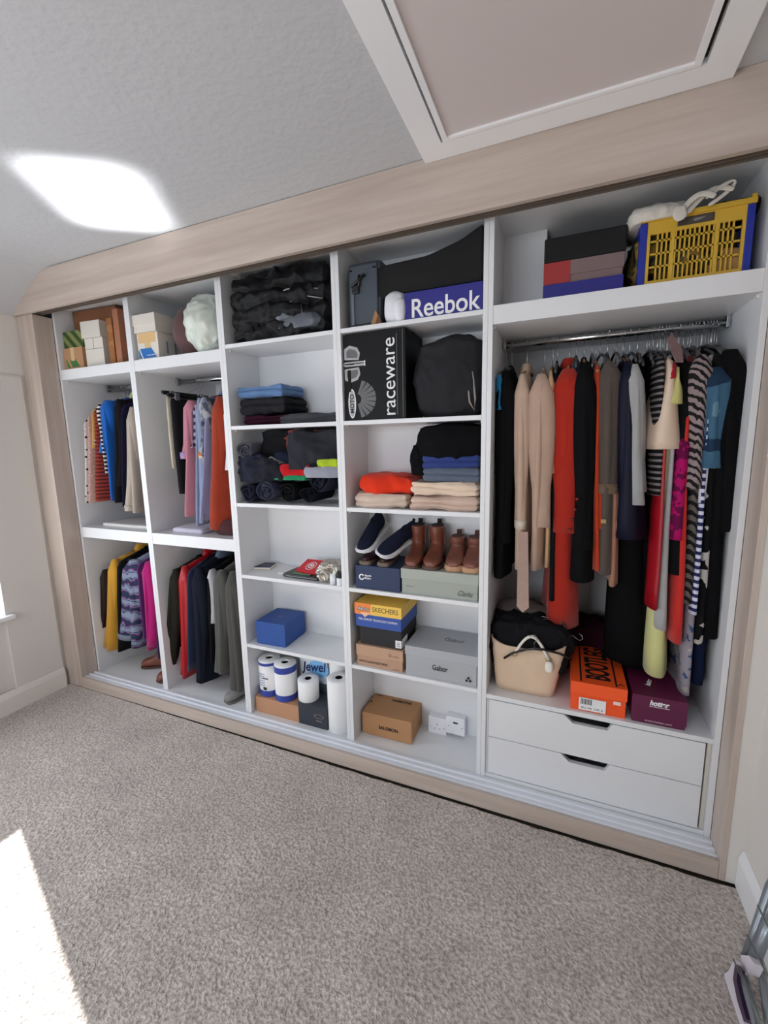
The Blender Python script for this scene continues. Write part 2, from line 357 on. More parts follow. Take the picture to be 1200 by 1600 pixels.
# ------------------------------------------------------------------ wardrobe units
ZT = 2.131
SH = [1.815, 1.454, 1.094, .740, .380]
def unit(label, x0, x1, dep, shelves, rails=(), t=.0172):
    r = thing('wardrobe_unit', label, 'wardrobe', (x0, 0, 0), 0, 'units of the fitted wardrobe'); w = x1 - x0
    box('side_panel', 0, t, 0, dep, -.05, ZT+.018, white, r, .001); box('side_panel', w-t, w, 0, dep, -.05, ZT+.018, white, r, .001)
    box('top_panel', t, w-t, 0.001, dep, ZT, ZT+.018, white, r, .0008)
    box('base_panel', t, w-t, 0.001, dep, -.018, 0, white, r, .0008)
    box('back_panel', t, w-t, dep-.008, dep, 0, ZT, white, r, 0)
    for z, th in shelves: box('shelf', t+.0003, w-t-.0003, .0012, dep-.009, z-th, z, white, r, .001)
    for z, y in rails:
        tube('hanging_rail', [(t, y, z), (w-t, y, z)], .0125, chrome, r, 12)
        for xx in (t+.008, w-t-.008): box('rail_bracket', xx-.006, xx+.006, y-.014, y+.014, z-.016, z+.045, steel, r, .002)
    for z, th in shelves:
        for xx in (t+.0035, w-t-.0035): box('shelf_pin', xx-.0033, xx+.0033, .027, .034, z-th-.010, z-th-.0005, mat('clear_pin', (215, 213, 205), .2), r, 0)
    return r
XU = [(0, .5785), (.579, 1.1695), (1.170, 1.7600), (1.7604, 2.3575), (2.3580, 3.1372)]
DP, DS = .56, .24
YR = .26
RZ1, RZ2, RZ5 = 1.722, .820, 1.738
unit('end wardrobe unit beside the window wall, boxes on top over two hanging bays', *XU[0], DP, [(1.80, .054), (.912, .06)], [(RZ1, YR), (RZ2, YR)])
unit('hanging unit with the rust cardigan above and grey-green coats below', *XU[1], DP, [(1.80, .054), (.912, .06)], [(RZ1, YR), (RZ2, YR)])
unit('open shelf unit with dark clothes on top and paper rolls at the bottom', *XU[2], DS, [(z, .017) for z in SH])
unit('open shelf unit holding the boots and most of the shoe boxes', *XU[3], DS, [(z, .017) for z in SH])
u5 = unit('widest wardrobe unit with long hanging rail above two drawers', *XU[4], DP, [(1.822, .062)], [(RZ5, YR)])
X5 = XU[4][0]
box('boxing_panel', .0175, 2.53-X5, .235, DP-.009, 1.822, ZT, white, u5, .001)
tube('rail_bracket', [(.40, YR, RZ5+.01), (.40, YR, 1.758)], .006, steel, u5)
box('drawer_top', .0175, XU[4][1]-X5-.0175, .0012, DP-.009, .351, .369, white, u5, .001)
box('drawer_divider', .0175, .0262, .012, DP-.01, 0, .351, white, u5, 0)
box('drawer_divider', 3.108-X5, 3.1195-X5, .018, DP-.01, 0, .351, mat('cream_edge', (214, 208, 196), .5), u5, 0)
def drawer(z0, z1, xs, nz, label):
    x0, x1 = 2.386-X5, 3.100-X5; d = [x - X5 for x in xs]
    pts = [(x0, z0), (x1, z0), (x1, z1), (d[1], z1), (d[1]-.006, z1-.004), (d[3], nz+.004), (d[3]-.006, nz), (d[2]+.006, nz), (d[2], nz+.004), (d[0]+.006, z1-.004), (d[0], z1), (x0, z1)]
    dr = mk('drawer', bmesh.new(), white, u5); bm = bmesh.new(); prism(bm, pts, .006, .024, 'y'); bm.to_mesh(dr.data); bm.free(); dr['label'] = label
    bm = bmesh.new(); zt = nz - .01
    bx(bm, x0+.012, x0+.024, .024, .5, z0+.01, zt); bx(bm, x1-.024, x1-.012, .024, .5, z0+.01, zt); bx(bm, x0+.024, x1-.024, .49, .5, z0+.01, zt); bx(bm, x0+.024, x1-.024, .024, .49, z0+.01, z0+.018)
    mk('drawer_box', bm, white, dr); return dr
drawer(.1855, .345, (2.660, 2.826, 2.689, 2.812), .316, 'upper drawer with a cut-out grip')
drawer(.022, .1825, (2.655, 2.826, 2.683, 2.812), .154, 'lower drawer with a cut-out grip')
box('plinth_rail', .0175, 3.1195-X5, .004, .02, 0, .018, white, u5, .001)
# ------------------------------------------------------------------ boxes
def crate_box(name, label, cat, x0, x1, z0, z1, yf, dep, m, lid=0, lm=None, yaw=0, grp=None, over=.003, bev=.0015):
    """lidded carton standing with its front face on y = yf; local origin at the middle of the front foot"""
    w, h = x1 - x0, z1 - z0
    r = thing(name, label, cat, ((x0+x1)/2, yf, z0), yaw, grp)
    box('body', -w/2+(over if lid else 0), w/2-(over if lid else 0), (over if lid else 0), dep-(over if lid else 0), 0, h-(.002 if lid else 0), m, r, bev)
    if lid: box('lid', -w/2, w/2, 0, dep, h-lid, h, lm or m, r, bev)
    return r
def bp(uL, uR, vb, vt, y):
    a, b, c = at(uL, vb, y), at(uR, vb, y), at(uL, vt, y); return a.x, b.x, c.z
whitecard = mat('white_carton', (214, 208, 198), .75, var=.03)
greenp = mat('green_print', (58, 112, 58), .7); olive = pattern('olive_diagonal_print', 'bands', [(0, (60, 84, 44)), (.5, (128, 132, 84))], 9, axis='DIAGONAL')
tape = mat('parcel_tape', (205, 180, 130), .4); bluep = mat('blue_print', (28, 104, 176), .6)
# top bay beside the window wall
Z = 1.80
r = crate_box('cardboard_box', 'brown parcel box with pale tape and green print, under the green patterned box', 'box', .022, .185, Z, Z+.115, .02, .25, card)
box('tape_strip', -.016, .014, -.0008, .2, .045, .1158, tape, r, 0)
decal('print', [(-.05,.01),(-.028,.01),(-.055,.055),(-.062,.055)], F(0,-.0001,0), greenp, r); decal('print', [(-.012,.012),(.05,.012),(.02,.052),(-.03,.052)], F(0,-.0001,0), greenp, r)
crate_box('cardboard_box', 'low box printed with olive green stripes, resting on the taped parcel box', 'box', .024, .185, Z+.116, Z+.205, .03, .24, olive)
r = crate_box('cardboard_box', 'wide brown cardboard box at the very top, behind the green patterned box', 'box', .035, .36, Z+.206, Z+.325, .10, .40, cardd, yaw=.06)
r = crate_box('carton', 'white carton with folded end flaps, lowest in the stack beside the taped parcel box', 'box', .205, .335, Z, Z+.150, .03, .30, whitecard, yaw=.08)
box('flap_line', -.003, -.001, -.0008, 0, .095, .15, mat('crease', (120, 112, 104), .9), r, 0); box('flap_line', -.06, .06, -.0008, 0, .094, .096, mat('crease', (0, 0, 0)), r, 0)
r = crate_box('carton', 'white carton topmost in the stack beside the green patterned box', 'box', .20, .335, Z+.151, Z+.235, .02, .30, whitecard, yaw=.08)
wood_b = pattern('orange_brown_board', 'noise', [(0, (150, 100, 62)), (.5, (166, 114, 74))], 5)
r = crate_box('cardboard_box', 'tall slim tan box standing on edge beside the white cartons', 'box', .385, .425, Z, Z+.235, .03, .32, wood_b, yaw=.03)
r = crate_box('cardboard_box', 'tall slim reddish box standing on edge against the divider', 'box', .450, .49, Z, Z+.268, .02, .34, mat('reddish_card', (160, 104, 76), .85, var=.05), yaw=0)
box('joint_line', -.02, .02, -.0008, 0, .12, .122, mat('crease', (0, 0, 0)), r, 0)
# top bay of the second unit
r = crate_box('carton', 'white carton with blue print and tan tape, under the plain white carton', 'box', .612, .752, Z, Z+.128, .02, .24, whitecard, yaw=.02)
box('tape_strip', -.06, .055, -.0008, .24, .08, .1285, mat('tan_label', (214, 178, 126), .6), r, 0); box('tape_strip', -.02, .02, -.0009, 0, .055, .08, tape, r, 0)
decal('print', [(-.066,.008),(-.045,.008),(-.062,.05),(-.066,.05)], F(0,-.0002,0), bluep, r); decal('print', [(-.035,.008),(.055,.008),(.022,.055),(-.055,.055)], F(0,-.0002,0), bluep, r)
lettering('copy paper', .06, .007, F(.02,-.0008,.02), whitei, r)
bm = bmesh.new();
for k in range(3): prism(bm, [(.05+k*.05, .03), (.06+k*.05, .03), (.06+k*.05, .09), (.05+k*.05, .09)], .0702, .0708, 'x')
mk('print', bm, mat('grey_blue_print', (120, 140, 160), .7), r)
r = crate_box('carton', 'plain white lidded carton on top of the blue-printed carton', 'box', .600, .752, Z+.130, Z+.215, .012, .24, whitecard, lid=.05, lm=whitecard, yaw=.02)
# plastic bag and roll of bedding
b = thing('bedding_bag', 'rolled bedding with purple-brown band stuffed in a crumpled white plastic bag', 'bag', (.985, .19, Z))
bmat = mat('milky_plastic', (206, 212, 202), .35, bump=.5, bscale=30, var=.08)
brownf = fab('purple_brown_cloth', (92, 66, 66))
o = blob('bag', (.03, -.02, 0), (.20, .30, .262), bmat, b, seed=4, amp=.16, freq=9, e=.15, flat=False, sub=5)
o = blob('roll', (-.10, -.0, 0), (.19, .28, .25), brownf, b, seed=9, amp=.05, freq=6, e=.12, flat=False)
loft('seam', [(-.145+.0, 0, .115, .012, .13), (-.145, 0, .121, .012, .13)], mat('cream_seam', (205, 198, 184), .8), b)
blob('tied_end', (-.06, -.03, .19), (.12, .12, .045), pattern('speckled_cloth', 'noise', [(0, (60, 40, 42)), (.52, (190, 170, 160))], 60), b, seed=3, amp=.3, e=.3, sub=3)

# third unit: bins from the top
ZS = [1.815, 1.454, 1.094, .740, .380, 0.0]
blk = fab('black_cloth', (24, 24, 27)); jacket = mat('black_nylon', (12, 12, 15), .6, bump=.5, bscale=45, var=.2, spec=.25)
XA, XB = XU[2][0]+.019, XU[2][1]-.019
b = thing('jacket_bundle', 'big bundle of black jackets stuffed in a topmost bin, above the light blue jumper', 'jackets', ((XA+XB)/2, .115, ZS[0]))
blob('bundle', (0, 0, 0), (.50, .205, .275), jacket, b, seed=11, amp=.20, freq=9, e=.62, sub=6, layers=4, lamp=.026)
blob('sleeve', (.06, -.075, .03), (.28, .05, .055), mat('grey_shiny_lining', (84, 88, 98), .35, bump=.3, bscale=40), b, seed=2, amp=.35, freq=12, e=.4, sub=4, rot=-.1)
blob('sleeve', (-.02, -.075, .072), (.20, .05, .035), mat('grey_shiny_lining', (0, 0, 0)), b, seed=5, amp=.3, freq=12, e=.4, sub=4, rot=-.1)
tube('zip', [(-.02, -.098, .17), (.06, -.1, .19), (.13, -.102, .183), (.21, -.1, .17)], .003, steel, b, 6)
tube('zip', [(.02, -.098, .125), (.10, -.1, .145), (.16, -.102, .148), (.23, -.1, .13)], .0025, steel, b, 6)
tube('drawcord', [(.13, -.106, .12), (.135, -.108, .07), (.15, -.108, .06), (.16, -.108, .085)], .003, steel, b, 6)
for k in range(3): box('strap', -.15+k*.03, -.128+k*.03, -.1, -.09, .04, .08, blk, b, .003)
def folded(label, m, x0, x1, z0, z1, yf, dep, seed=1, layers=3, yaw=0, cat='clothes', name='folded_jumper', grp=None, amp=.30, e=.70, lamp=.014):
    r = blob(name, ((x0+x1)/2, yf+dep/2, z0), (x1-x0, dep, z1-z0), m, None, seed=seed, amp=amp, freq=9, e=e, sub=5, layers=layers, lamp=lamp, ridged=False, rot=yaw)
    return tag(r, label, cat, grp)
Z = ZS[1]
folded('dark burgundy jumper lying lowest under the charcoal and light blue ones', fab('burgundy_cloth', (48, 14, 30)), 1.225, 1.50, Z, Z+.048, .03, .19, 3, 2)
folded('dark grey trousers folded flat beside the burgundy jumper', fab('dark_grey_twill', (58, 60, 66)), 1.43, 1.738, Z, Z+.042, .025, .19, 5, 2, name='folded_trousers', cat='trousers')
folded('charcoal jumper folded between the light blue and the burgundy one', fab('charcoal_cloth', (36, 36, 40)), 1.205, 1.475, Z+.048, Z+.125, .03, .19, 8, 2)
folded('light blue jumper folded topmost on the small dark pile', fab('light_blue_cloth', (90, 122, 164)), 1.20, 1.465, Z+.125, Z+.178, .03, .18, 14, 2, name='folded_jumper')
# third bin: a crammed heap
Z = ZS[2]; denim = fab('dark_denim', (38, 40, 54), bump=.35); 
def roll(label, m, x, z, r, y0, y1, seed=0, turns=2.6, th=None, name='rolled_garment', cat='clothes'):
    bm = bmesh.new(); n = 90; th = th or r*.2; A = []
    for i in range(n+1):
        t = i/n; a = turns*2*PI*t + seed; q = r*(.22 + .78*t) * (1 + .05*math.sin(3*a))
        c, s = math.cos(a), math.sin(a); row = []
        for (rr, y) in ((q, y0+.006), (q-th*.45, y0), (q-th*.9, y0+.006), (q-th*.9, y1), (q, y1)): row.append(bm.verts.new((x+rr*c, y+.008*math.sin(a*2.3+seed), z+rr*s*.95)))
        A.append(row)
    for P, Q in zip(A, A[1:]):
        for j in range(5): bm.faces.new((P[j], Q[j], Q[(j+1) % 5], P[(j+1) % 5]))
    bm.faces.new(A[0]); bm.faces.new(A[-1][::-1]); bmesh.ops.recalc_face_normals(bm, faces=bm.faces[:])
    o = mk(name, bm, m, None, True); loft('core', [(x, (y0+y1)/2, z-r*.6, r*.3, (y1-y0)/2-.01), (x, (y0+y1)/2, z, r*.55, (y1-y0)/2-.01), (x, (y0+y1)/2, z+r*.6, r*.3, (y1-y0)/2-.01)], m, o)
    return tag(o, label, cat)
roll('rolled charcoal jeans highest at the left of the crammed bin, end showing', fab('charcoal_denim', (74, 74, 84), bump=.4), 1.250, Z+.245, .052, .012, .2, 1)
roll('rolled dark jeans in the bottom corner beside the side panel', denim, 1.247, Z+.052, .050, .012, .2, 2)
roll('rolled navy jeans with twisted end beside the corner roll', fab('navy_denim', (44, 46, 68), bump=.4), 1.355, Z+.060, .055, .010, .2, 4, 3)
roll('rolled black jeans low in the middle of the crammed bin', blk, 1.465, Z+.052, .050, .02, .2, 5)
roll('small rolled dark jeans lying lowest at the divider side of the crammed bin', fab('ink_denim', (22, 24, 32), bump=.4), 1.580, Z+.044, .042, .010, .2, 6)
roll('open rolled dark jeans under the pale grey top', denim, 1.625, Z+.105, .056, .03, .2, 7, 2)
tag(blob('crumpled_jeans', (1.262, .11, Z+.10), (.14, .18, .12), denim, None, seed=21, amp=.3, freq=12, e=.6, sub=4), 'crumpled navy denim squeezed between the corner rolls', 'jeans')
tag(blob('crumpled_garment', (1.38, .15, Z+.20), (.20, .15, .138), blk, None, seed=22, amp=.25, freq=9, e=.6, sub=4), 'black garment bunched at the back beside the highest roll', 'clothes')
tag(blob('crumpled_jeans', (1.37, .09, Z+.105), (.17, .16, .10), fab('black_denim', (34, 34, 42)), None, seed=23, amp=.35, freq=11, e=.6, sub=4), 'black denim crumpled to the left of the red top', 'jeans')
tag(blob('rust_garment', (1.53, .14, Z+.225), (.21, .14, .105), fab('rust_cloth', (112, 44, 34)), None, seed=24, amp=.25, freq=9, e=.55, sub=4), 'rust red garment bunched up under the shelf', 'clothes')
tag(blob('dark_hoodie', (1.60, .12, Z+.16), (.27, .19, .165), fab('slate_cloth', (46, 48, 54)), None, seed=25, amp=.22, freq=7, e=.55, sub=5, rot=.25), 'slate grey sweatshirt slumped above the neon yellow top', 'clothes')
tag(blob('navy_garment', (1.47, .08, Z+.185), (.13, .13, .05), fab('navy_cloth', (24, 28, 46)), None, seed=26, amp=.3, freq=10, e=.6, sub=4), 'navy garment crumpled just below the rust red one', 'clothes')
tag(blob('red_tee', (1.49, .075, Z+.128), (.215, .13, .052), fab('red_cloth', (186, 20, 28)), None, seed=27, amp=.3, freq=9, e=.6, sub=4), 'bright red top folded flat in the crammed bin', 'clothes')
tag(blob('green_tee', (1.49, .072, Z+.112), (.17, .12, .02), fab('green_trim', (30, 130, 84)), None, seed=28, amp=.5, freq=14, e=.8, sub=4), 'sliver of green top peeking out beneath the red one', 'clothes')
tag(blob('neon_tee', (1.685, .06, Z+.165), (.10, .10, .036), fab('neon_cloth', (172, 196, 44)), None, seed=29, amp=.35, freq=12, e=.7, sub=4), 'neon yellow top squeezed below the slate sweatshirt', 'clothes')
tag(blob('grey_tee', (1.655, .06, Z+.125), (.165, .12, .044), fab('pale_grey_cloth', (150, 152, 166)), None, seed=30, amp=.35, freq=9, e=.6, sub=4, rot=.1), 'pale grey top folded between neon yellow and dark jeans', 'clothes')
tag(tube('belt', [(1.375, .012, Z+.205), (1.40, .008, Z+.216), (1.43, .01, Z+.20), (1.47, .012, Z+.19), (1.43, .009, Z+.188), (1.39, .01, Z+.193), (1.375, .012, Z+.205)], .004, fab('grey_webbing', (96, 92, 92)), None), 'looped grey webbing belt end hanging out left of the red top', 'belt')
# fourth bin: small things
Z = ZS[3]
p = at(423, 882, z=Z+.005)
r = crate_box('notebook', 'small navy notebook lying alone near the side panel', 'notebook', p.x-.055, p.x+.05, Z, Z+.014, .10, .085, mat('navy_cover', (48, 62, 96), .5), yaw=.25)
box('pages', -.05, .053, -.001, .084, .002, .0115, mat('page_edges', (222, 214, 196), .8), r, 0)
lettering('PASSPORT', .06, .009, T(0, .045, .0141), mat('gold_print', (190, 160, 90), .4), r)
tag(box('envelope', 1.345, 1.475, .075, .165, Z, Z+.004, mat('paper', (228, 226, 222), .8), None, .001), 'flat white paper wallet beside the navy notebook', 'paper')
s = tag(poly('leaflet', [(1.40, .12), (1.50, .10), (1.535, .175), (1.43, .20)], Z+.0045, Z+.010, mat('paper', (0,0,0)), None, 'z'), 'white leaflet lying under the red booklet', 'leaflet')
r = thing('pouch', 'black zip wallet lying open under the red booklet', 'wallet', (1.50, .035, Z), -.06)
box('body', -.10, .10, 0, .12, 0, .018, mat('black_leather', (26, 28, 30), .4, bump=.3), r, .007)
box('lining', -.05, .05, .012, .05, .018, .022, mat('green_lining', (96, 132, 96), .7), r, .001); tube('zip', [(-.1, -.002, .009), (-.05, -.004, .009), (.05, -.004, .010), (.1, -.002, .009)], .002, steel, r, 6)
r = thing('booklet', 'red booklet with round white emblem lying tilted on the pouch', 'booklet', (1.525, .10, Z+.040), -.25); r.rotation_euler = (.42, -.05, -.22)
box('cover', -.065, .065, -.045, .05, 0, .008, mat('red_card', (196, 24, 40), .5), r, .001); box('pages', -.062, .062, -.042, .0508, .0015, .0065, mat('paper', (0,0,0)), r, 0)
ringd('emblem', .026, .029, T(0, .003, .0081), whitei, r); ringd('emblem', .011, .017, T(0, .003, .0081), whitei, r); decal('emblem', disc(.006, 0, .002), T(0, .003, .0081), whitei, r)
r = thing('silver_pouch', 'crumpled silver drawstring pouch beside the black zip wallet', 'pouch', (1.652, .08, Z))
sil = mat('crumpled_silver', (176, 170, 160), .28, .75, bump=.9, bscale=40)
blob('body', (0, 0, 0), (.105, .09, .078), sil, r, seed=31, amp=.35, freq=22, e=.3, sub=5); tube('cord', [(-.045, -.035, .03), (-.03, -.05, .06), (0, -.05, .076), (.035, -.045, .07), (.05, -.03, .04)], .003, mat('cream_cord', (214, 204, 188), .8), r)
r = thing('cream_tube', 'small white cream tube standing before the silver pouch', 'bottle', (1.688, .018, Z)); loft('body', [(0,0,0,.013,.013), (0,0,.03,.014,.012), (0,0,.048,.016,.002)], mat('white_plastic', (228, 234, 238), .3), r, n=20)
r = thing('roll_on', 'small black lidded bottle next to the white cream tube', 'bottle', (1.722, .02, Z)); lathe('body', [(0,0),(.014,0),(.0145,.03),(.013,.034),(0,.034)], mat('white_plastic', (0,0,0)), r); lathe('cap', [(0,.034),(.0125,.034),(.012,.058),(0,.058)], blackp, r)
# fifth bin: blue box, turned
Z = ZS[4]
r = crate_box('gift_box', 'plain royal blue lidded box alone on its shelf', 'box', 1.235, 1.405, Z, Z+.118, .060, .185, mat('royal_blue_card', (34, 76, 148), .55), lid=.112, lm=mat('royal_blue_card', (0,0,0)), yaw=.0)
r.location = (1.318, .025, Z); r.rotation_euler = (0, 0, .03)
lettering('CC', .022, .008, T(0, .09, .1181), mat('silver_print', (140, 160, 190), .4), r)
# bottom bin: paper rolls
paperw = mat('tissue_paper', (238, 238, 238), .9, bump=.2, bscale=120)
def roll_t(label, x, y, z, R, H, r0=.02, name='paper_roll', cat='kitchen roll'):
    t = thing(name, label, cat, (x, y, z)); lathe('paper', [(r0, .001), (R-.002, 0), (R, .002), (R, H-.003), (R-.003, H), (r0+.002, H), (r0, H-.001), (r0, .001)], paperw, t, 40)
    lathe('core', [(r0-.0005, .001), (r0-.0005, H-.002), (r0-.003, H-.002), (r0-.003, .001), (r0-.0005, .001)], mat('grey_card_core', (150, 140, 132), .9), t); return t
tag(crate_box('cardboard_box', 'x', 'box', 1.200, 1.462, 0, .085, .022, .19, mat('tan_card_sleeve', (188, 140, 108), .8)), 'low tan cardboard box lying under the wrapped kitchen rolls', 'box')
r = crate_box('cardboard_box', 'low charcoal box with oval logo under the toilet roll', 'box', 1.4625, 1.625, 0, .112, .020, .19, mat('charcoal_card', (52, 56, 66), .6))
ringd('logo', .016, .018, F(.035, -.0002, .062) @ Matrix.Diagonal((1.5, .55, 1, 1)), mat('tan_print', (170, 150, 128), .5), r); lettering('Dahlia', .03, .008, F(.035, -.0002, .038), mat('tan_print', (0,0,0)), r)
pk = thing('kitchen_roll_pack', 'wrapped twin pack of kitchen rolls with blue bands and white label', 'kitchen roll', (1.268, .0, .086))
plast = mat('clear_wrap', (236, 238, 242), .18); bluew = mat('blue_wrap', (52, 72, 158), .3)
for k, (x, y) in enumerate(((-.018, .088), (.088, .078))):
    lathe('roll', [(.018, 0), (.054, 0), (.056, .004), (.056, .186), (.052, .19), (.02, .192), (.018, .18), (.018, .002)], paperw, pk, 36, (x, y, 0))
    for z0, z1 in ((.002, .034), (.150, .183)) if k else ((.002, .034), (.168, .183)): lathe('band', [(.0568, z0), (.0572, z0), (.0572, z1), (.0568, z1)], bluew, pk, 36, (x, y, 0))
    lathe('core', [(.019, .185), (.0175, .185), (.0175, .17), (.019, .17)], mat('grey_card_core', (0,0,0)), pk, 24, (x, y, 0))
for j in range(6): box('small_print', -.05, -.01, .0325-.002, .0315, .062+j*.012, .066+j*.012, mat('pale_blue_print', (150, 160, 190), .6), pk, 0)
box('label', -.02, .0, .0296, .0308, .04, .055, ink, pk, 0); box('label', -.022, .01, .0296, .0308, .10, .106, mat('grey_print', (90, 95, 110), .6), pk, 0)
r = crate_box('kitchen_roll_packet', 'printed pack with big blue swirling lettering standing behind the toilet roll', 'kitchen roll', 1.400, 1.56, .113, .325, .142, .07, mat('white_packet', (208, 214, 222), .4))
decal('swirl', disc(.06, .03, 0, 30, .045), F(0, -.0002, .12), mat('sky_blue_print', (120, 178, 226), .4), r)
lettering('Jewel', .150, .066, F(.005, -.0010, .120, .10), mat('navy_print', (16, 30, 84), .4), r, shear=.25, bold=.02)
box('band', -.0776, .0776, -.0008, 0, .0, .045, mat('dark_teal_band', (70, 84, 92), .5), r, 0); lettering('2 Rolls', .06, .014, F(.02, -.001, .052), mat('navy_print', (0,0,0)), r)
box('strip', -.0776, .0776, -.0006, 0, .175, .19, mat('grey_strip', (150, 148, 150), .5), r, 0)
roll_t('single white toilet roll standing on the charcoal box', 1.492, .074, .1125, .052, .105, .017, 'toilet_roll', 'toilet roll')
roll_t('tall unwrapped kitchen roll standing on the base panel', 1.672, .066, .0005, .058, .262, .018)
t = roll_t('second white kitchen roll on end behind the unwrapped one', 1.618, .168, .1125, .05, .235, .018, 'paper_roll')
# loose tall box fills the rear
# ------------------------------------------------------------------ fourth unit
XC, XD = 1.7785, 2.3395
Z = ZS[0]
r = thing('camera_bag', 'slate grey hard bag with buckled strap, upright against the divider', 'bag', (1.872, .03, Z))
gb = mat('slate_bag', (58, 64, 72), .6, bump=.3, bscale=150)
box('body', -.072, .072, 0, .19, 0, .245, gb, r, .018); box('front_panel', -.06, .06, -.008, .01, .012, .232, mat('slate_bag_panel', (66, 74, 84), .6), r, .006)
box('strap', -.05, -.038, -.014, -.006, .01, .15, mat('grey_strap', (92, 104, 116), .7), r, .002); box('buckle', -.045, -.015, -.02, -.008, .125, .155, blackp, r, .003)
for a in (-.6, .6): tube('strap_cross', [(-.03-.03*math.sin(a), -.018, .15), (-.0+.02*math.sin(a), -.018, .19)], .005, blackp, r, 6)
for x in (-.05, .05): lathe('stud', [(0,0),(.006,0),(.005,.003),(0,.003)], blackp, r, 12, (x, -.012, .21))
r = thing('soft_case', 'black soft case with raised corner lying on the blue shoe box', 'bag', (2.13, .03, Z+.098))
bm = bmesh.new(); prism(bm, [(-.21, 0), (.205, 0), (.205, .195), (.12, .155), (.0, .125), (-.21, .118)], 0, .195, 'y'); bmesh.ops.bevel(bm, geom=bm.edges[:], offset=.008, segments=3, affect='EDGES'); mk('body', bm, mat('black_box_cloth', (14, 14, 16), .85), r)
r = crate_box('shoe_box', 'royal blue shoe box with big white lettering under the black soft case', 'shoe box', 2.045, 2.336, Z, Z+.097, .012, .20, mat('deep_blue_card', (34, 32, 128), .5), lid=.094, lm=mat('deep_blue_card', (0,0,0)))
lettering('Reebok', .255, .066, F(.012, -.0006, .038), whitei, r, bold=.012)
r = thing('baseball_cap', 'rounded white cap standing on end beside the blue shoe box', 'cap', (1.998, .05, Z)); blob('crown', (0, 0, 0), (.085, .085, .115), fab('white_cloth', (226, 228, 232)), r, seed=41, amp=.08, freq=10, e=.2, sub=4, ridged=False); blob('peak', (.03, -.02, 0), (.04, .07, .08), fab('white_cloth', (0,0,0)), r, seed=42, amp=.1, e=.3, sub=3)
r = thing('paper_pouch', 'tiny tan folded pouch between the grey bag and the white cap', 'pouch', (1.927, .012, Z)); poly('fold', [(-.022, 0), (.024, 0), (.0, .055)], 0, .02, mat('tan_leather', (158, 116, 72), .6), r); poly('fold', [(-.0, .002), (.026, 0), (.012, .04)], -.004, .0, mat('dark_tan', (96, 64, 40), .6), r)
# second bin
Z = ZS[1]
r = thing('equipment_box', 'large black carton with tall white sideways lettering and engine picture', 'box', (1.7815, .012, Z))
x1 = at(634, 580, .012).x - 1.7815 ; H = .338
bb = mat('black_gloss_card', (14, 14, 15), .5, spec=.2); box('body', 0, x1, 0, .21, 0, H, bb, r, .002)
def Fb(x, z, rr=0): return F(x, -.0003, z, rr)
lettering('raceware', .29, .036, Fb(x1-.062, H*.48, PI/2), whitei, r, bold=.0)
decal('stripe', rect(.0016, H*.9), Fb(x1-.036, H/2), mat('grey_print2', (120, 120, 120), .5), r); decal('edge_line', rect(.0015, H-.01), Fb(x1-.012, H/2), mat('grey_print2', (0,0,0)), r)
gp, gd = mat('silver_print2', (168, 168, 170), .5), mat('mid_grey_print', (96, 96, 98), .5)
cx = .028
for sg in (1, -1):     # chrome emblem, cut in two wings round a central bar
    decal('emblem', [(cx-.024, sg*.018), (cx+.040, sg*.014), (cx+.046, sg*.04), (cx+.034, sg*.062), (cx-.0, sg*.072), (cx-.024, sg*.06)], Fb(0, H-.115), gp, r)
    decal('emblem', [(cx-.014, sg*.026), (cx+.034, sg*.022), (cx+.036, sg*.038), (cx+.026, sg*.052), (cx-.0, sg*.060), (cx-.014, sg*.05)], F(0, -.001, H-.115), gd, r)
for yy, hh, ww in ((0, .018, .085), (0, .006, .095)): decal('emblem', rect(ww, hh, cx+.018, yy), Fb(0, H-.115), gp, r)
decal('emblem', [(cx+.06, -.006), (cx+.068, -.012), (cx+.068, .012), (cx+.06, .006)], Fb(0, H-.115), whitei, r)
for k in range(9):     # fan of blades
    a = -1.25 + k*.30; ca, sa = math.cos(a), math.sin(a); px, pz = .055, .085
    decal('fan', [(px+.02*ca-.004*sa, pz+.02*sa+.004*ca), (px+.085*ca-.011*sa, pz+.075*sa+.011*ca), (px+.085*ca+.008*sa, pz+.075*sa-.008*ca), (px+.02*ca+.003*sa, pz+.02*sa-.003*ca)], Fb(0, 0), gd, r)
decal('badge', disc(.017, .034, .068, 28, .058), F(0, -.0012, 0), whitei, r); decal('badge', disc(.013, .034, .068, 28, .052), F(0, -.0018, 0), gp, r)
lettering('MOTO', .075, .017, F(.034, -.0025, .068, PI/2), ink, r, bold=.03)
box('grip_hole', .018, .032, -.0022, 0, .115, .200, mat('hole_black', (4, 4, 4), .9), r, 0)
r = thing('drawstring_bag', 'rounded dark grey drawstring bag beside the black carton', 'bag', (2.205, .115, Z))
dg = fab('dark_grey_jersey', (44, 44, 47)); blob('body', (0, 0, 0), (.262, .19, .292), dg, r, seed=52, amp=.10, freq=8, e=.22, sub=5)
tube('cord', [(.085, -.088, .19), (.080, -.094, .12), (.088, -.094, .05), (.104, -.092, .02), (.108, -.092, .06), (.10, -.09, .13), (.088, -.088, .19)], .0035, mat('grey_cord', (150, 140, 136), .6), r)
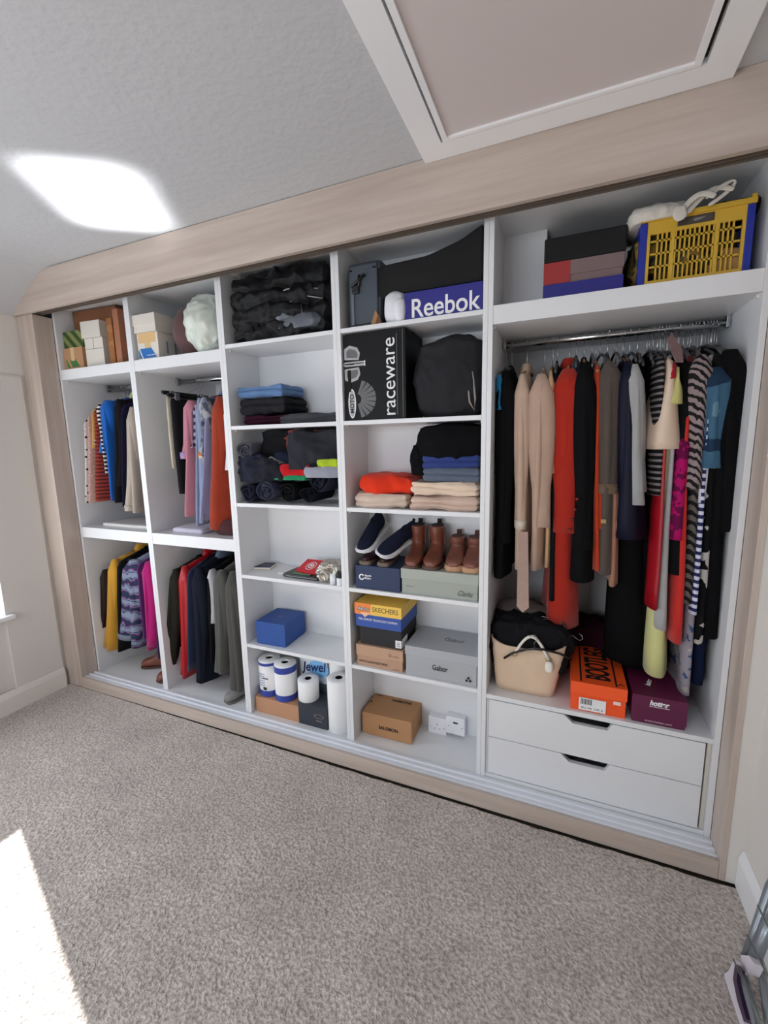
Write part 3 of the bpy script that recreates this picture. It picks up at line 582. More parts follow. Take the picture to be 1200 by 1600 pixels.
# third bin
Z = ZS[2]
bge = fab('beige_knit', (206, 186, 170), bump=.4, bscale=160)
folded('beige knitwear folded under the orange top', bge, 1.80, 2.045, Z, Z+.058, .02, .20, 61, 2, lamp=.012)
folded('bright orange-red top lying on the beige knitwear', fab('orange_red_cloth', (222, 54, 24)), 1.81, 2.075, Z+.055, Z+.138, .025, .19, 63, 1, amp=.3, e=.5, name='folded_tee')
folded('taupe beige trousers lowest in the tall pile beside the orange top', fab('taupe_cloth', (206, 180, 164)), 2.045, 2.335, Z, Z+.056, .018, .20, 64, 2, lamp=.014, name='folded_trousers', cat='trousers')
folded('cream jumper folded second from bottom in the tall pile', fab('cream_cloth', (226, 204, 182)), 2.05, 2.335, Z+.055, Z+.115, .018, .20, 65, 2, lamp=.012)
folded('blue-grey jumper between the cream and the royal blue ones', fab('blue_grey_cloth', (92, 102, 118)), 2.10, 2.337, Z+.112, Z+.168, .018, .20, 66, 2, lamp=.012, amp=.14)
folded('royal blue jumper just below the black heap', fab('dull_blue_cloth', (46, 62, 122)), 2.10, 2.337, Z+.165, Z+.225, .02, .20, 67, 2, lamp=.012, amp=.14)
tag(blob('black_jumper', (2.212, .12, Z+.20), (.262, .20, .128), fab('deep_black_cloth', (13, 13, 15)), None, seed=68, amp=.16, freq=6, e=.45, sub=5), 'black jumper heaped on top of the tall folded pile', 'clothes')
tag(blob('black_sleeve_heap', (2.09, .12, Z+.135), (.07, .15, .13), fab('deep_black_cloth', (0,0,0)), None, seed=69, amp=.3, freq=9, e=.5, sub=4), 'black garment slipping down between orange top and pile', 'clothes')
# fourth bin: shoe boxes with shoes on top
Z = ZS[3]
r = crate_box('shoe_box', 'navy shoe box with small white round logo under the trainers', 'shoe box', 1.806, 2.012, Z, Z+.103, .012, .205, mat('navy_card', (30, 48, 84), .6), lid=.1, lm=mat('navy_card', (0,0,0)))
ringd('logo', .008, .0135, Fb(-.074, .052), whitei, r, .6, 6.0); lettering('North', .030, .009, Fb(-.044, .060), whitei, r, bold=.03); lettering('Ridge', .030, .011, Fb(-.044, .047), whitei, r, bold=.03)
r = crate_box('shoe_box', 'sage green lidded shoe box under the brown boots', 'shoe box', 2.016, 2.336, Z, Z+.108, .012, .205, mat('sage_card', (158, 164, 155), .65), lid=.042, lm=mat('sage_card_lid', (166, 172, 163), .65))
lettering('Clarks', .06, .022, Fb(.11, .028), mat('dark_sage_print', (96, 108, 96), .6), r, shear=.4); lettering('Originals', .03, .006, Fb(-.12, .034), mat('dark_sage_print', (0,0,0)), r)
def boot(label, x, y, z, L, Hs, W, m, solem, sh=.022, yaw=0, tab=True, name='ankle_boot', grp=None, dark=None, scale=1):
    """toe to -y; y = heel; one skinned upper made of a foot and a shaft"""
    r = thing(name, label, 'boot', (x, y, z), yaw, grp); bm = bmesh.new(); n = 22
    secs = []       # foot sections from toe to heel: (y, half width, top, bottom)
    for t, hw, top in ((0,.45,.30),(.04,.68,.42),(.12,.88,.52),(.25,1,.60),(.40,.96,.74),(.52,.86,.95),(.62,.80,1.2),(.75,.78,1.35),(.9,.74,1.35),(.98,.60,1.3),(1,.45,1.2)):
        secs.append((-L*(1-t), hw*W/2, top*.085*scale))
    R = []
    for (yy, hw, tp) in secs:
        ring = []
        for i in range(n):
            a = 2*PI*i/n; c, s = math.cos(a), math.sin(a)
            ring.append(bm.verts.new((math.copysign(abs(c)**.8, c)*hw, yy, sh*.6 + tp*(s*.5+.5))))
        R.append(ring)
    for A, B in zip(R, R[1:]):
        for i in range(n): bm.faces.new((A[i], A[(i+1) % n], B[(i+1) % n], B[i]))
    bm.faces.new(R[0]); bm.faces.new(R[-1][::-1])
    # shaft
    S = []; zs = [.03, .07, .10, .14, .18, .22]; zs = [q*Hs/.22 for q in zs]
    for zz in zs:
        t = zz/Hs; ry = L*(.25 - .045*math.sin(PI*min(1, t*1.1))) ; S.append((0, -L*.26 + .006*math.sin(5*t), zz+sh*.6, W*.40+.002*math.sin(9*t), ry*.86))
    loft_bm(bm, S, 22)
    o = mk('upper', bm, m, r, True, [('REMESH', dict(mode='VOXEL', voxel_size=.0045)), ('SMOOTH', dict(iterations=5, factor=.6))])
    bm = bmesh.new(); out = []
    for t, hw in ((0,.30),(.02,.62),(.08,.86),(.2,1.02),(.35,1.0),(.55,.84),(.75,.80),(.92,.78),(1.0,.5)): out.append((-L*1.01*(1-t), hw*W/2+.002))
    prism(bm, [(hw, yy) for yy, hw in out] + [(-hw, yy) for yy, hw in out[::-1]], 0, sh, 'z')
    bmesh.ops.bevel(bm, geom=bm.edges[:], offset=.003, segments=2, affect='EDGES'); mk('sole', bm, solem, r)
    top = zs[-1]+sh*.6
    loft('opening', [(0, -L*.26, top-.004, W*.34, L*.19), (0, -L*.26, top+.0015, W*.35, L*.19)], dark or mat('dark_lining', (34, 26, 24), .9), r)
    if tab: box('pull_tab', -.010, .010, -L*.26+L*.19, -L*.26+L*.23, top-.02, top+.02, dark or mat('dark_lining', (0,0,0)), r, .003)
    for sgn in (-1, 1): box('elastic', sgn*(W*.405)-.0015, sgn*(W*.405)+.0015, -L*.33, -L*.18, top*.5, top-.012, m if not dark else dark, r, .001)
    return r
brl = mat('brown_leather', (112, 60, 44), .32, bump=.25, bscale=35, var=.14, vscale=20); brd = mat('dark_brown_rubber', (80, 58, 48), .6)
brl2 = mat('tan_brown_leather', (118, 70, 56), .42, bump=.2, bscale=40, var=.1); crepe = mat('tan_crepe', (186, 146, 112), .8, bump=.4, bscale=90)
zb = Z + .1085
boot('tall brown leather Chelsea boot beside the navy trainer', 2.040, .215, zb-.0045, .20, .155, .078, brl, brd, .016, .10, scale=.82)
boot('tall brown leather Chelsea boot standing next to the short pair', 2.128, .215, zb, .20, .152, .078, brl, brd, .016, .06, scale=.82)
boot('short brown boot with tan crepe sole, the one nearer the tall boots', 2.215, .215, zb, .19, .105, .078, brl2, crepe, .024, .10, scale=.8, name='short_boot', dark=mat('brown_elastic', (84, 48, 38), .8))
boot('short brown boot with tan crepe sole touching the divider', 2.293, .215, zb, .19, .105, .078, brl2, crepe, .024, .04, scale=.8, name='short_boot', dark=mat('brown_elastic', (0,0,0)))
def trainer(label, loc, rot, m, solem, L=.215, W=.078, name='trainer'):
    r = thing(name, label, 'shoe', loc); r.rotation_euler = rot; bm = bmesh.new(); R = []; n = 20
    for t, hw, top in ((0,.35,.22),(.05,.66,.34),(.15,.9,.44),(.3,1,.56),(.45,.92,.78),(.58,.82,1.0),(.7,.74,1.08),(.85,.74,1.1),(.95,.68,1.25),(1,.45,1.2)):
        ring = []
        for i in range(n):
            a = 2*PI*i/n; c, s = math.cos(a), math.sin(a); ring.append(bm.verts.new((math.copysign(abs(c)**.8, c)*hw*W/2*(1-.25*max(0, s)), -L*(1-t), .014 + top*.066*(s*.5+.5))))
        R.append(ring)
    for A, B in zip(R, R[1:]):
        for i in range(n): bm.faces.new((A[i], A[(i+1) % n], B[(i+1) % n], B[i]))
    bm.faces.new(R[0]); bm.faces.new(R[-1][::-1]); bmesh.ops.recalc_face_normals(bm, faces=bm.faces[:])
    mk('upper', bm, m, r, True, [('SUBSURF', dict(levels=1, render_levels=1))])
    bm = bmesh.new(); A, B = [], []; out = [(-L*1.02*(1-t), hw*W/2+.004) for t, hw in ((0,.2),(.02,.5),(.08,.82),(.2,1.0),(.35,1.0),(.55,.80),(.75,.78),(.92,.76),(1.0,.5))]
    prism(bm, [(hw, yy) for yy, hw in out] + [(-hw, yy) for yy, hw in out[::-1]], 0, .017, 'z')
    for v in bm.verts: v.co.z += .012*max(0, (-v.co.y/L-.8)/.2) + (.006*math.sin(v.co.y*60) if v.co.z > .01 else 0)
    bmesh.ops.bevel(bm, geom=bm.edges[:], offset=.004, segments=2, affect='EDGES'); mk('sole', bm, solem, r)
    loft('opening', [(0, -L*.24, .070, W*.20, L*.13), (0, -L*.24, .0815, W*.22, L*.15)], blk, r); box('heel_tab', -.006, .006, -.012, -.004, .07, .105, blk, r, .002); return r
nv = fab('navy_mesh', (26, 30, 48), bump=.5, bscale=300); ws = mat('white_rubber', (226, 226, 230), .5)
trainer('navy slip-on trainer tipped up on its heel nearest the side panel', (1.862, .200, Z+.238), (.42, 0, -.10), nv, ws)
trainer('navy slip-on trainer lying on its side against the tall brown boot', (2.005, .195, Z+.205), (.32, .42, -.30), nv, ws)
mar = mat('maroon_leather', (52, 22, 26), .4); tau = mat('taupe_rubber', (110, 96, 84), .7)
def slipper(label, x, y, z, yaw):
    r = thing('slipper', label, 'shoe', (x, y, z), yaw); W, L = .064, .17
    bm = bmesh.new(); prism(bm, [(W/2*c, -L+L*t) for t, c in ((0,.4),(.03,.8),(.15,1),(.5,.9),(.97,.85),(1,.5))] + [(-W/2*c, -L+L*t) for t, c in ((1,.5),(.97,.85),(.5,.9),(.15,1),(.03,.8),(0,.4))], 0, .018, 'z'); bmesh.ops.bevel(bm, geom=bm.edges[:], offset=.003, segments=2, affect='EDGES'); mk('sole', bm, tau, r)
    loft('upper', [(0, -L*.55, .0185, W*.48, L*.42), (0, -L*.55, .03, W*.46, L*.40), (0, -L*.5, .038, W*.36, L*.32), (0, -L*.5, .041, W*.2, L*.2)], mar, r); return r
slipper('maroon flat shoe with taupe sole under the tipped trainer', 1.846, .185, Z+.1035, 0); slipper('maroon flat shoe with taupe sole under the trainer lying on its side', 1.923, .185, Z+.1035, .05)
# fifth bin
Z = ZS[4]
r = crate_box('shoe_box', 'brown recycled shoe box with black line of print, lowest of its pile', 'shoe box', 1.797, 2.02, Z, Z+.098, .012, .21, mat('kraft_card', (182, 146, 120), .85, var=.06), lid=.05, lm=mat('kraft_lid', (188, 152, 126), .85, var=.06))
lettering('NOTTE NUOVE DEF FORTE', .135, .010, Fb(-.03, .022), ink, r); ringd('logo', .004, .0065, Fb(.052, .070), mat('brown_print', (120, 84, 62), .7), r); lettering('VIVAIA', .03, .006, Fb(.078, .068), mat('brown_print', (0,0,0)), r); lettering('100% recycled', .03, .004, Fb(.08, .008), mat('brown_print', (0,0,0)), r)
r = crate_box('shoe_box', 'plain black shoe box with white barcode sticker at its corner', 'shoe box', 1.812, 2.012, Z+.099, Z+.183, .022, .195, mat('black_card', (32, 31, 34), .7), lid=.05, lm=mat('black_card', (0,0,0)))
decal('sticker', rect(.028, .034), Fb(.085, .024), mat('sticker_white', (232, 232, 232), .6), r); bm = bmesh.new(); prism(bm, [(.003, .007), (.07, .007), (.07, .046), (.003, .046)], .1001, .1007, 'x'); mk('sticker', bm, mat('sticker_white', (0,0,0)), r)
for k in range(5): decal('barcode', rect(.016, .0012, 0, k*.0045), F(.085, -.001, .014), ink, r)
r = crate_box('shoe_box', 'blue shoe box with yellow and orange printed lid, topmost of its pile', 'shoe box', 1.796, 2.016, Z+.184, Z+.292, .012, .215, mat('box_blue', (38, 78, 160), .5), lid=.050, lm=mat('lid_yellow', (236, 194, 84), .5), yaw=.0)
decal('lid_print', [(-.11, -.0255), (-.037, -.0255), (-.030, .0255), (-.11, .0255)], Fb(0, .083), mat('lid_orange', (238, 132, 62), .5), r)
decal('lid_print', [(-.085, 0), (-.035, 0), (-.06, -.022)], F(0, -.0012, .068), mat('lid_peach', (236, 190, 160), .5), r)
lettering('slip-ins', .058, .022, F(-.068, -.0012, .083), ink, r, bold=.07); lettering('slip-ins', .055, .018, F(-.068, -.002, .0835), whitei, r, bold=.0)
lettering('SKECHERS', .120, .022, Fb(.035, .086), mat('dark_olive_print', (84, 74, 40), .5), r, bold=.0); lettering('THE COMFORT TECHNOLOGY COMPANY', .185, .010, Fb(-.0, .037), whitei, r)
r = crate_box('shoe_box', 'wide grey shoe box with dark lettering on lid and front', 'shoe box', 2.030, 2.3375, Z, Z+.132, .010, .215, mat('grey_card', (168, 170, 174), .6), lid=.040, lm=mat('grey_card_lid', (170, 173, 178), .6))
lettering('Gabor', .066, .024, Fb(-.0, .055), ink, r); lettering('Gabor', .085, .032, T(.035, .115, .1321), mat('dark_grey_print', (60, 62, 66), .5), r)
for x, z in ((0, .007), (-.007, -.004), (.007, -.004)): decal('logo', disc(.005), Fb(.118+x, .028+z), ink, r)
# bottom bin
Z = 0
r = crate_box('shoe_box', 'brown shoe box with bold black name, standing askew beside the sockets', 'shoe box', 1.83, 2.075, .0005, .112, .0, .165, mat('warm_kraft', (178, 132, 92), .8, var=.04), lid=.108, lm=mat('warm_kraft', (0,0,0)))
a, b_ = at(562, 1144, z=0), at(648, 1166, z=0); r.location = ((a.x+b_.x)/2, max(.022, (a.y+b_.y)/2), .0005); r.rotation_euler = (0, 0, .015)
lettering('SALOMON', .095, .017, Fb(.01, .052), ink, r, bold=.03); lettering('SALOMON', .10, .018, T(.03, .135, .1121, PI), ink, r, bold=.03)
decal('finger_hole', disc(.006), T(-.112, .09, .1121), ink, r); decal('mark', rect(.03, .004), T(-.09, .15, .1121), ink, r)
for k, (px, lab) in enumerate(((684, 'white switched wall socket nearer the brown shoe box'), (712, 'white fused spur plate with dark slot, further from the shoe box'))):
    q = at(px, 1133, y=.20); s = thing('wall_socket', lab, 'socket', (q.x, .231, q.z)); gw = mat('socket_white', (232, 232, 236), .3)
    box('back_box', -.043, .043, -.032, 0, -.043, .043, gw, s, .003); box('face_plate', -.044, .044, -.040, -.032, -.044, .044, gw, s, .004)
    if k: box('slot', -.010, .012, -.0412, -.039, .012, .020, blackp, s, .001)
    else:
        for x, z in ((-.012, -.012), (.012, -.012), (0, .01)): box('pin_hole', x-.002, x+.002, -.0408, -.039, z-.003, z+.003, mat('pin_hole_grey', (120, 120, 124), .5), s, 0)
    for x in (-.032, .032): lathe('screw', [(0,0),(.003,0),(.003,.001),(0,.001)], steel, s, 10, (x, -.0405, -.004))
# ------------------------------------------------------------------ top of the widest unit
Z = 1.822
dx0 = at(849, 460, .09).x
r = crate_box('shoe_box', 'flat blue box lowest in the pile beside the yellow crate', 'shoe box', 2.532, 2.775, Z, Z+.058, .06, .165, mat('ultramarine_card', (34, 34, 132), .5))
r = crate_box('shoe_box', 'box with half red, half grey-pink front, in the middle of the pile beside the crate', 'shoe box', 2.532, 2.775, Z+.059, Z+.128, .065, .16, mat('grey_pink_card', (126, 104, 104), .7), lid=.045, lm=mat('grey_pink_card', (0,0,0)))
decal('panel', rect(.083, .068, -.0795, .035), Fb(0, 0), mat('brick_red_card', (160, 46, 46), .6), r)
r = crate_box('storage_case', 'black case topmost on the red and blue boxes beside the crate', 'case', 2.532, 2.778, Z+.129, Z+.205, .06, .165, mat('black_box_cloth', (0,0,0)), bev=.006)
# folding crate
cr = thing('folding_crate', 'yellow and blue slotted plastic crate full of odds and ends', 'crate', (0, 0, 0))
p0, p1 = at(995, 447, y=.03), at(1172, 420, y=.03); cx0, cx1 = p0.x, min(p1.x, 3.10); cr.location = ((cx0+cx1)/2, .03, Z); wdt = cx1 - cx0
yel = mat('yellow_plastic', (206, 166, 54), .4); blu = mat('blue_plastic', (24, 44, 150), .4)
Hc = at(1004, 342, y=.03).z - Z; Hc = min(Hc, .225); hw = wdt/2
bm = bmesh.new()
bx(bm, -hw+.02, hw-.02, 0, .008, 0, .016); bx(bm, -hw+.02, hw-.02, 0, .008, Hc-.05, Hc); bx(bm, -hw, hw, -.006, .014, Hc-.014, Hc)
cols = [(-hw+.02, -hw+.028), (-.058, -.050), (.050, .058), (hw-.028, hw-.02)]
for a, b in cols: bx(bm, a, b, 0, .008, .016, Hc-.05)
nb = 18
for i in range(1, nb):
    x = -hw+.036 + (wdt-.072)*i/nb; bx(bm, x-.0022, x+.0022, .001, .007, .016, Hc-.05)
for zz in (.055, .092, .128): bx(bm, -hw+.03, hw-.03, .001, .007, zz-.0024, zz+.0024)
mk('front_grille', bm, yel, cr)
box('handle_hole', -.045, .045, -.001, .0005, Hc-.04, Hc-.018, mat('hole_grey', (70, 64, 58), .6), cr, .002)
for sg in (-1, 1): box('corner_post', sg*hw, sg*(hw-.02), .0, .03, 0, Hc-.014, blu, cr, .003)
bm = bmesh.new()
for sg in (-1, 1):
    bm = bmesh.new(); x0, x1 = (sg*hw, sg*(hw-.008)); a, b = min(x0, x1), max(x0, x1)
    bx(bm, a, b, .03, .44, 0, .02); bx(bm, a, b, .03, .44, Hc-.04, Hc)
    for i in range(10): bx(bm, a, b, .03+.041*i, .042+.041*i, .02, Hc-.04)
    mk('crate_side', bm, blu, cr)
for sg in (-1, 1): box('rim', sg*hw, sg*(hw-.012), -.0, .44, Hc-.0001, Hc+.012, yel, cr)
box('base', -hw+.008, hw-.008, .0085, .44, .002, .008, yel, cr, 0); box('rear_panel', -hw+.008, hw-.008, .43, .44, 0, Hc, yel, cr, 0)
mixm = pattern('mixed_odds', 'voronoi', [(0, (34, 28, 24)), (.3, (120, 92, 40)), (.5, (70, 74, 40)), (.7, (40, 30, 30))], 24)
tag(blob('crate_contents', (cr.location.x-.02, .25, Z+.009), (wdt*.86, .38, Hc*.80), mixm, None, seed=71, amp=.25, freq=9, e=.7, sub=4), 'jumble of dark and olive odds and ends inside the yellow crate', 'odds and ends')
tag(blob('tan_pouch', (cr.location.x+.085, .072, Z+.010), (.10, .05, .075), fab('tan_cloth', (190, 152, 104)), None, seed=72, amp=.2, e=.4, sub=3), 'tan pouch pressed against the inside of the crate grille', 'pouch')
cb = thing('carrier_bag', 'white cloth carrier bag with looped handles draped over the yellow crate', 'bag', (cr.location.x-.05, .12, Z+Hc))
wc = mat('white_tote_cloth', (206, 200, 190), .8, bump=.4, bscale=60)
blob('body', (-.045, .0, -.012), (wdt*.52, .20, .045), wc, cb, seed=73, amp=.35, freq=11, e=.5, sub=5, rot=0)
def strap(pts, wd):
    bm = bmesh.new(); A = []
    for i, p in enumerate(pts):
        p = Vector(p); q = Vector(pts[min(i+1, len(pts)-1)]) - Vector(pts[max(i-1, 0)]); n = Vector((-q.z, 0, q.x)).normalized()*wd/2
        A.append([bm.verts.new(p+n), bm.verts.new(p-n)])
    for P, Q in zip(A, A[1:]): bm.faces.new((P[0], Q[0], Q[1], P[1]))
    return mk('handle', bm, wc, cb, True, [('SOLIDIFY', dict(thickness=.004)), ('SUBSURF', dict(levels=1, render_levels=1))])
def arc(x0, x1, z0, z1, h, y, n=9): return [(x0+(x1-x0)*i/n, y, z0+(z1-z0)*i/n + h*math.sin(PI*i/n)) for i in range(n+1)]
strap(arc(-.005, .085, -.03, .005, .030, -.13), .018); strap(arc(.02, .13, -.02, .02, .030, -.115), .016); strap([(-.0, -.135, .0), (-.005, -.137, -.02), (.01, -.137, -.045)], .04)
strap([(.06, -.12, .005), (.09, -.12, .03), (.125, -.115, .048), (.135, -.11, .042), (.12, -.11, .022), (.09, -.11, .002), (.07, -.11, -.008)], .012)
tag(blob('dark_scarf', (cr.location.x+.10, .25, Z+Hc-.01), (.26, .3, .05), fab('brown_black_cloth', (52, 40, 34)), None, seed=75, amp=.3, freq=8, e=.5, sub=4), 'dark brown cloth behind the carrier bag at the top of the crate', 'cloth')
tag(tube('umbrella', [(cr.location.x-.04, .045, Z+Hc-.035), (cr.location.x+.0, .035, Z+Hc-.028), (cr.location.x+.06, .035, Z+Hc-.024)], [.008, .008, .004], mat('grey_plastic', (120, 116, 118), .4), None), 'short grey plastic rod poking through the crate handle hole', 'umbrella')
# things on the drawer top
Z = .369
bg_ = thing('tote_bag', 'cream canvas bag with white rope handles, filled with black hangers', 'bag', (0, 0, 0))
tl, tr, bl, br = at(764, 1001, y=.03), at(886, 1020, y=.03), at(772, 1056, y=.04), at(866, 1082, y=.04)
cx_ = (tl.x+tr.x)/2; bg_.location = (cx_, .14, Z); hb = (br.x-bl.x)/2; cb_ = (br.x+bl.x)/2 - cx_; ht = (tr.x-tl.x)/2; canvas = fab('cream_canvas', (216, 190, 164), bump=.35, bscale=180)
bm = bmesh.new(); RR = []; zt_ = tl.z - Z
for t in (0, .15, .4, .7, 1.0, 1.0, .7, .35):
    inn = len(RR) >= 5; k = .006 if inn else 0; e = hb + (ht-hb)*t; d = .085 + .022*t; RR.append([])
    for i in range(40):
        a = 2*PI*i/40; c, s = math.cos(a), math.sin(a)
        RR[-1].append(bm.verts.new((cb_*(1-t) + math.copysign(abs(c)**.35, c)*(e-k), math.copysign(abs(s)**.4, s)*(d-k), zt_*t + (.010*math.cos(2*a)*t) + .003*math.sin(5*a)*t)))
for A, B in zip(RR, RR[1:]):
    for i in range(40): bm.faces.new((A[i], A[(i+1) % 40], B[(i+1) % 40], B[i]))
bm.faces.new(RR[0]); bmesh.ops.recalc_face_normals(bm, faces=bm.faces[:]); mk('body', bm, canvas, bg_, True)
rope = mat('white_rope', (226, 220, 210), .7)
tube('handle', [(-.045 + .125*i/12, -.110-.006*math.sin(PI*i/12), zt_-.04 + .085*math.sin(PI*i/12)) for i in range(13)], .0055, rope, bg_, 8)
for x in (-.045, .080): ringd('eyelet', .006, .011, F(x, -.1075, zt_-.04), mat('brass', (180, 160, 110), .3, .8), bg_)
blob('toggle', (.082, -.118, zt_-.085), (.026, .018, .04), rope, bg_, seed=76, amp=.1, e=.2, sub=2)
loc = bg_.location
tag(blob('black_garments', (loc.x-.0, .145, Z+.10), (.29, .155, .185), blk, None, seed=77, amp=.22, freq=10, e=.5, sub=5), 'black clothes heaped inside the cream canvas bag', 'clothes')
tag(blob('grey_scarf', (loc.x-.02, .22, Z+.20), (.22, .12, .11), fab('grey_brown_scarf', (92, 82, 80)), None, seed=78, amp=.25, freq=8, e=.4, sub=4), 'grey-brown scarf bunched behind the black clothes in the canvas bag', 'scarf')
def spare_hanger(label, loc, rot):
    h = thing('clothes_hanger', label, 'hanger', loc); h.rotation_euler = rot; h.scale = (.72, .72, .72)
    tube('arms', [(-.17, 0, -.07), (-.12, 0, -.035), (-.04, 0, -.008), (0, 0, 0), (.04, 0, -.008), (.12, 0, -.035), (.17, 0, -.07)], .0065, mat('glossy_black_plastic', (14, 14, 15), .2), h, 8)
    tube('hook', [(0, 0, 0), (0, 0, .03), (.012, 0, .045), (.022, 0, .062), (.012, 0, .082), (-.006, 0, .082), (-.016, 0, .068)], .0018, hookm, h, 6); return h
spare_hanger('glossy black hanger lying across the front of the canvas bag', (loc.x+.03, .020, Z+.215), (.25, -.16, .0))
spare_hanger('black hanger sticking out of the canvas bag, hook towards the orange box', (loc.x+.145, .10, Z+.25), (.3, 1.3, -.3))
spare_hanger('black hanger lying deepest in the canvas bag under the red coat', (loc.x+.04, .12, Z+.285), (.9, .25, .2))
# orange and purple shoe boxes
Aq, Bq = at(890, 1114, z=Z), at(978, 1124, z=Z); w1 = Bq.x - Aq.x; yf1 = max(.015, (Aq.y+Bq.y)/2); h1 = at(890, 1063, y=yf1).z - Z
r = crate_box('shoe_box', 'bright orange shoe box with black stencil lettering on the drawer top', 'shoe box', Aq.x, Bq.x, Z, Z+h1, yf1, .34, mat('bright_orange_card', (240, 84, 30), .5), lid=.046, lm=mat('bright_orange_lid', (246, 90, 34), .5), yaw=.0)
lettering('BOOTLEG', .26, .085, T(-.0, .17, h1+.0003, -PI/2+PI), ink, r, bold=.03, shear=.0)
for sg in (-1, 1): decal('line', rect(.006, .31), T(sg*.058, .165, h1+.0003), ink, r)
for (x, y) in ((w1/2-.018, .02), (-w1/2+.018, .30)): decal('chevron', [(-.010, 0), (0, .012), (.010, 0), (.010, .005), (0, .017), (-.010, .005)], T(x, y, h1+.0003), ink, r)
decal('barcode_label', rect(w1*.48, .048), Fb(-.018, .030), mat('sticker_white', (0,0,0)), r)
for k in range(8): decal('barcode', rect(.002+.001*(k % 2), .022, -w1*.20+k*.0048, 0), F(-.018, -.001, .040), ink, r)
lettering('EU 38  UK 5', w1*.38, .006, F(-.018, -.001, .016), ink, r); decal('sticker', rect(.024, .013), Fb(w1*.33, .055), mat('pink_white_sticker', (240, 214, 206), .6), r)
Aq, Bq = at(986, 1128, z=Z), at(1071, 1141, z=Z); w2 = Bq.x - Aq.x; yf2 = max(.012, (Aq.y+Bq.y)/2); h2 = at(986, 1083, y=yf2).z - Z
r = crate_box('shoe_box', 'deep purple shoe box with white lettering under the pale yellow dress', 'shoe box', Aq.x, Bq.x, Z, Z+h2, yf2, .33, mat('purple_card', (92, 20, 62), .5), lid=.09, lm=mat('purple_card', (0,0,0)))
lettering('hotter', .058, .020, Fb(.0, h2-.022), whitei, r, bold=.04, shear=.2); decal('line', rect(.06, .0014), Fb(.0, h2-.036), whitei, r); lettering('www.hotter.com', .082, .008, Fb(.0, .014), mat('pale_purple_print', (200, 170, 190), .6), r)
lettering('hotter', .05, .018, T(-.02, .10, h2+.0003, 1.3), whitei, r, bold=.04, shear=.2); decal('line', rect(.05, .002), T(.0, .10, h2+.0003, 1.3), mat('brick_red_card', (0,0,0)), r)
tag(blob('burgundy_heap', (2.76, .42, Z), (.24, .18, .19), fab('burgundy_cloth', (0,0,0)), None, seed=81, amp=.2, freq=7, e=.55, sub=4), 'burgundy clothes heaped behind the orange shoe box', 'clothes')
# ------------------------------------------------------------------ hanging clothes
def hanger(x, zr, zn, of, m=None, yaw=0, grp=None):
    h = thing('clothes_hanger', of, 'hanger', (x, YR, zn), yaw, grp)
    R = .0205; zc = zr - zn - .0125 + R + .002 - .004
    top = zr - zn + .0140; cz = top - .016
    pts = [(0, 0, 0), (0, 0, max(.002, cz - .032))] + [(0, .016*math.sin(a), cz + .016*(-math.cos(a))) for a in [PI*.1*k for k in range(2, 15)]]
    tube('hook', pts, .0016, hookm, h, 6)
    tube('shoulder_bar', [(0, -.17, -.055), (0, -.13, -.03), (0, -.05, -.006), (0, 0, 0), (0, .05, -.006), (0, .13, -.03), (0, .17, -.055)], .005, m or hookm, h, 6)
    return h
HW = mat('hanger_wood', (176, 128, 84), .5); HB = mat('glossy_black_plastic', (14, 14, 15), .2); HC = mat('hanger_smoke', (74, 72, 74), .3)
_gs = [0]
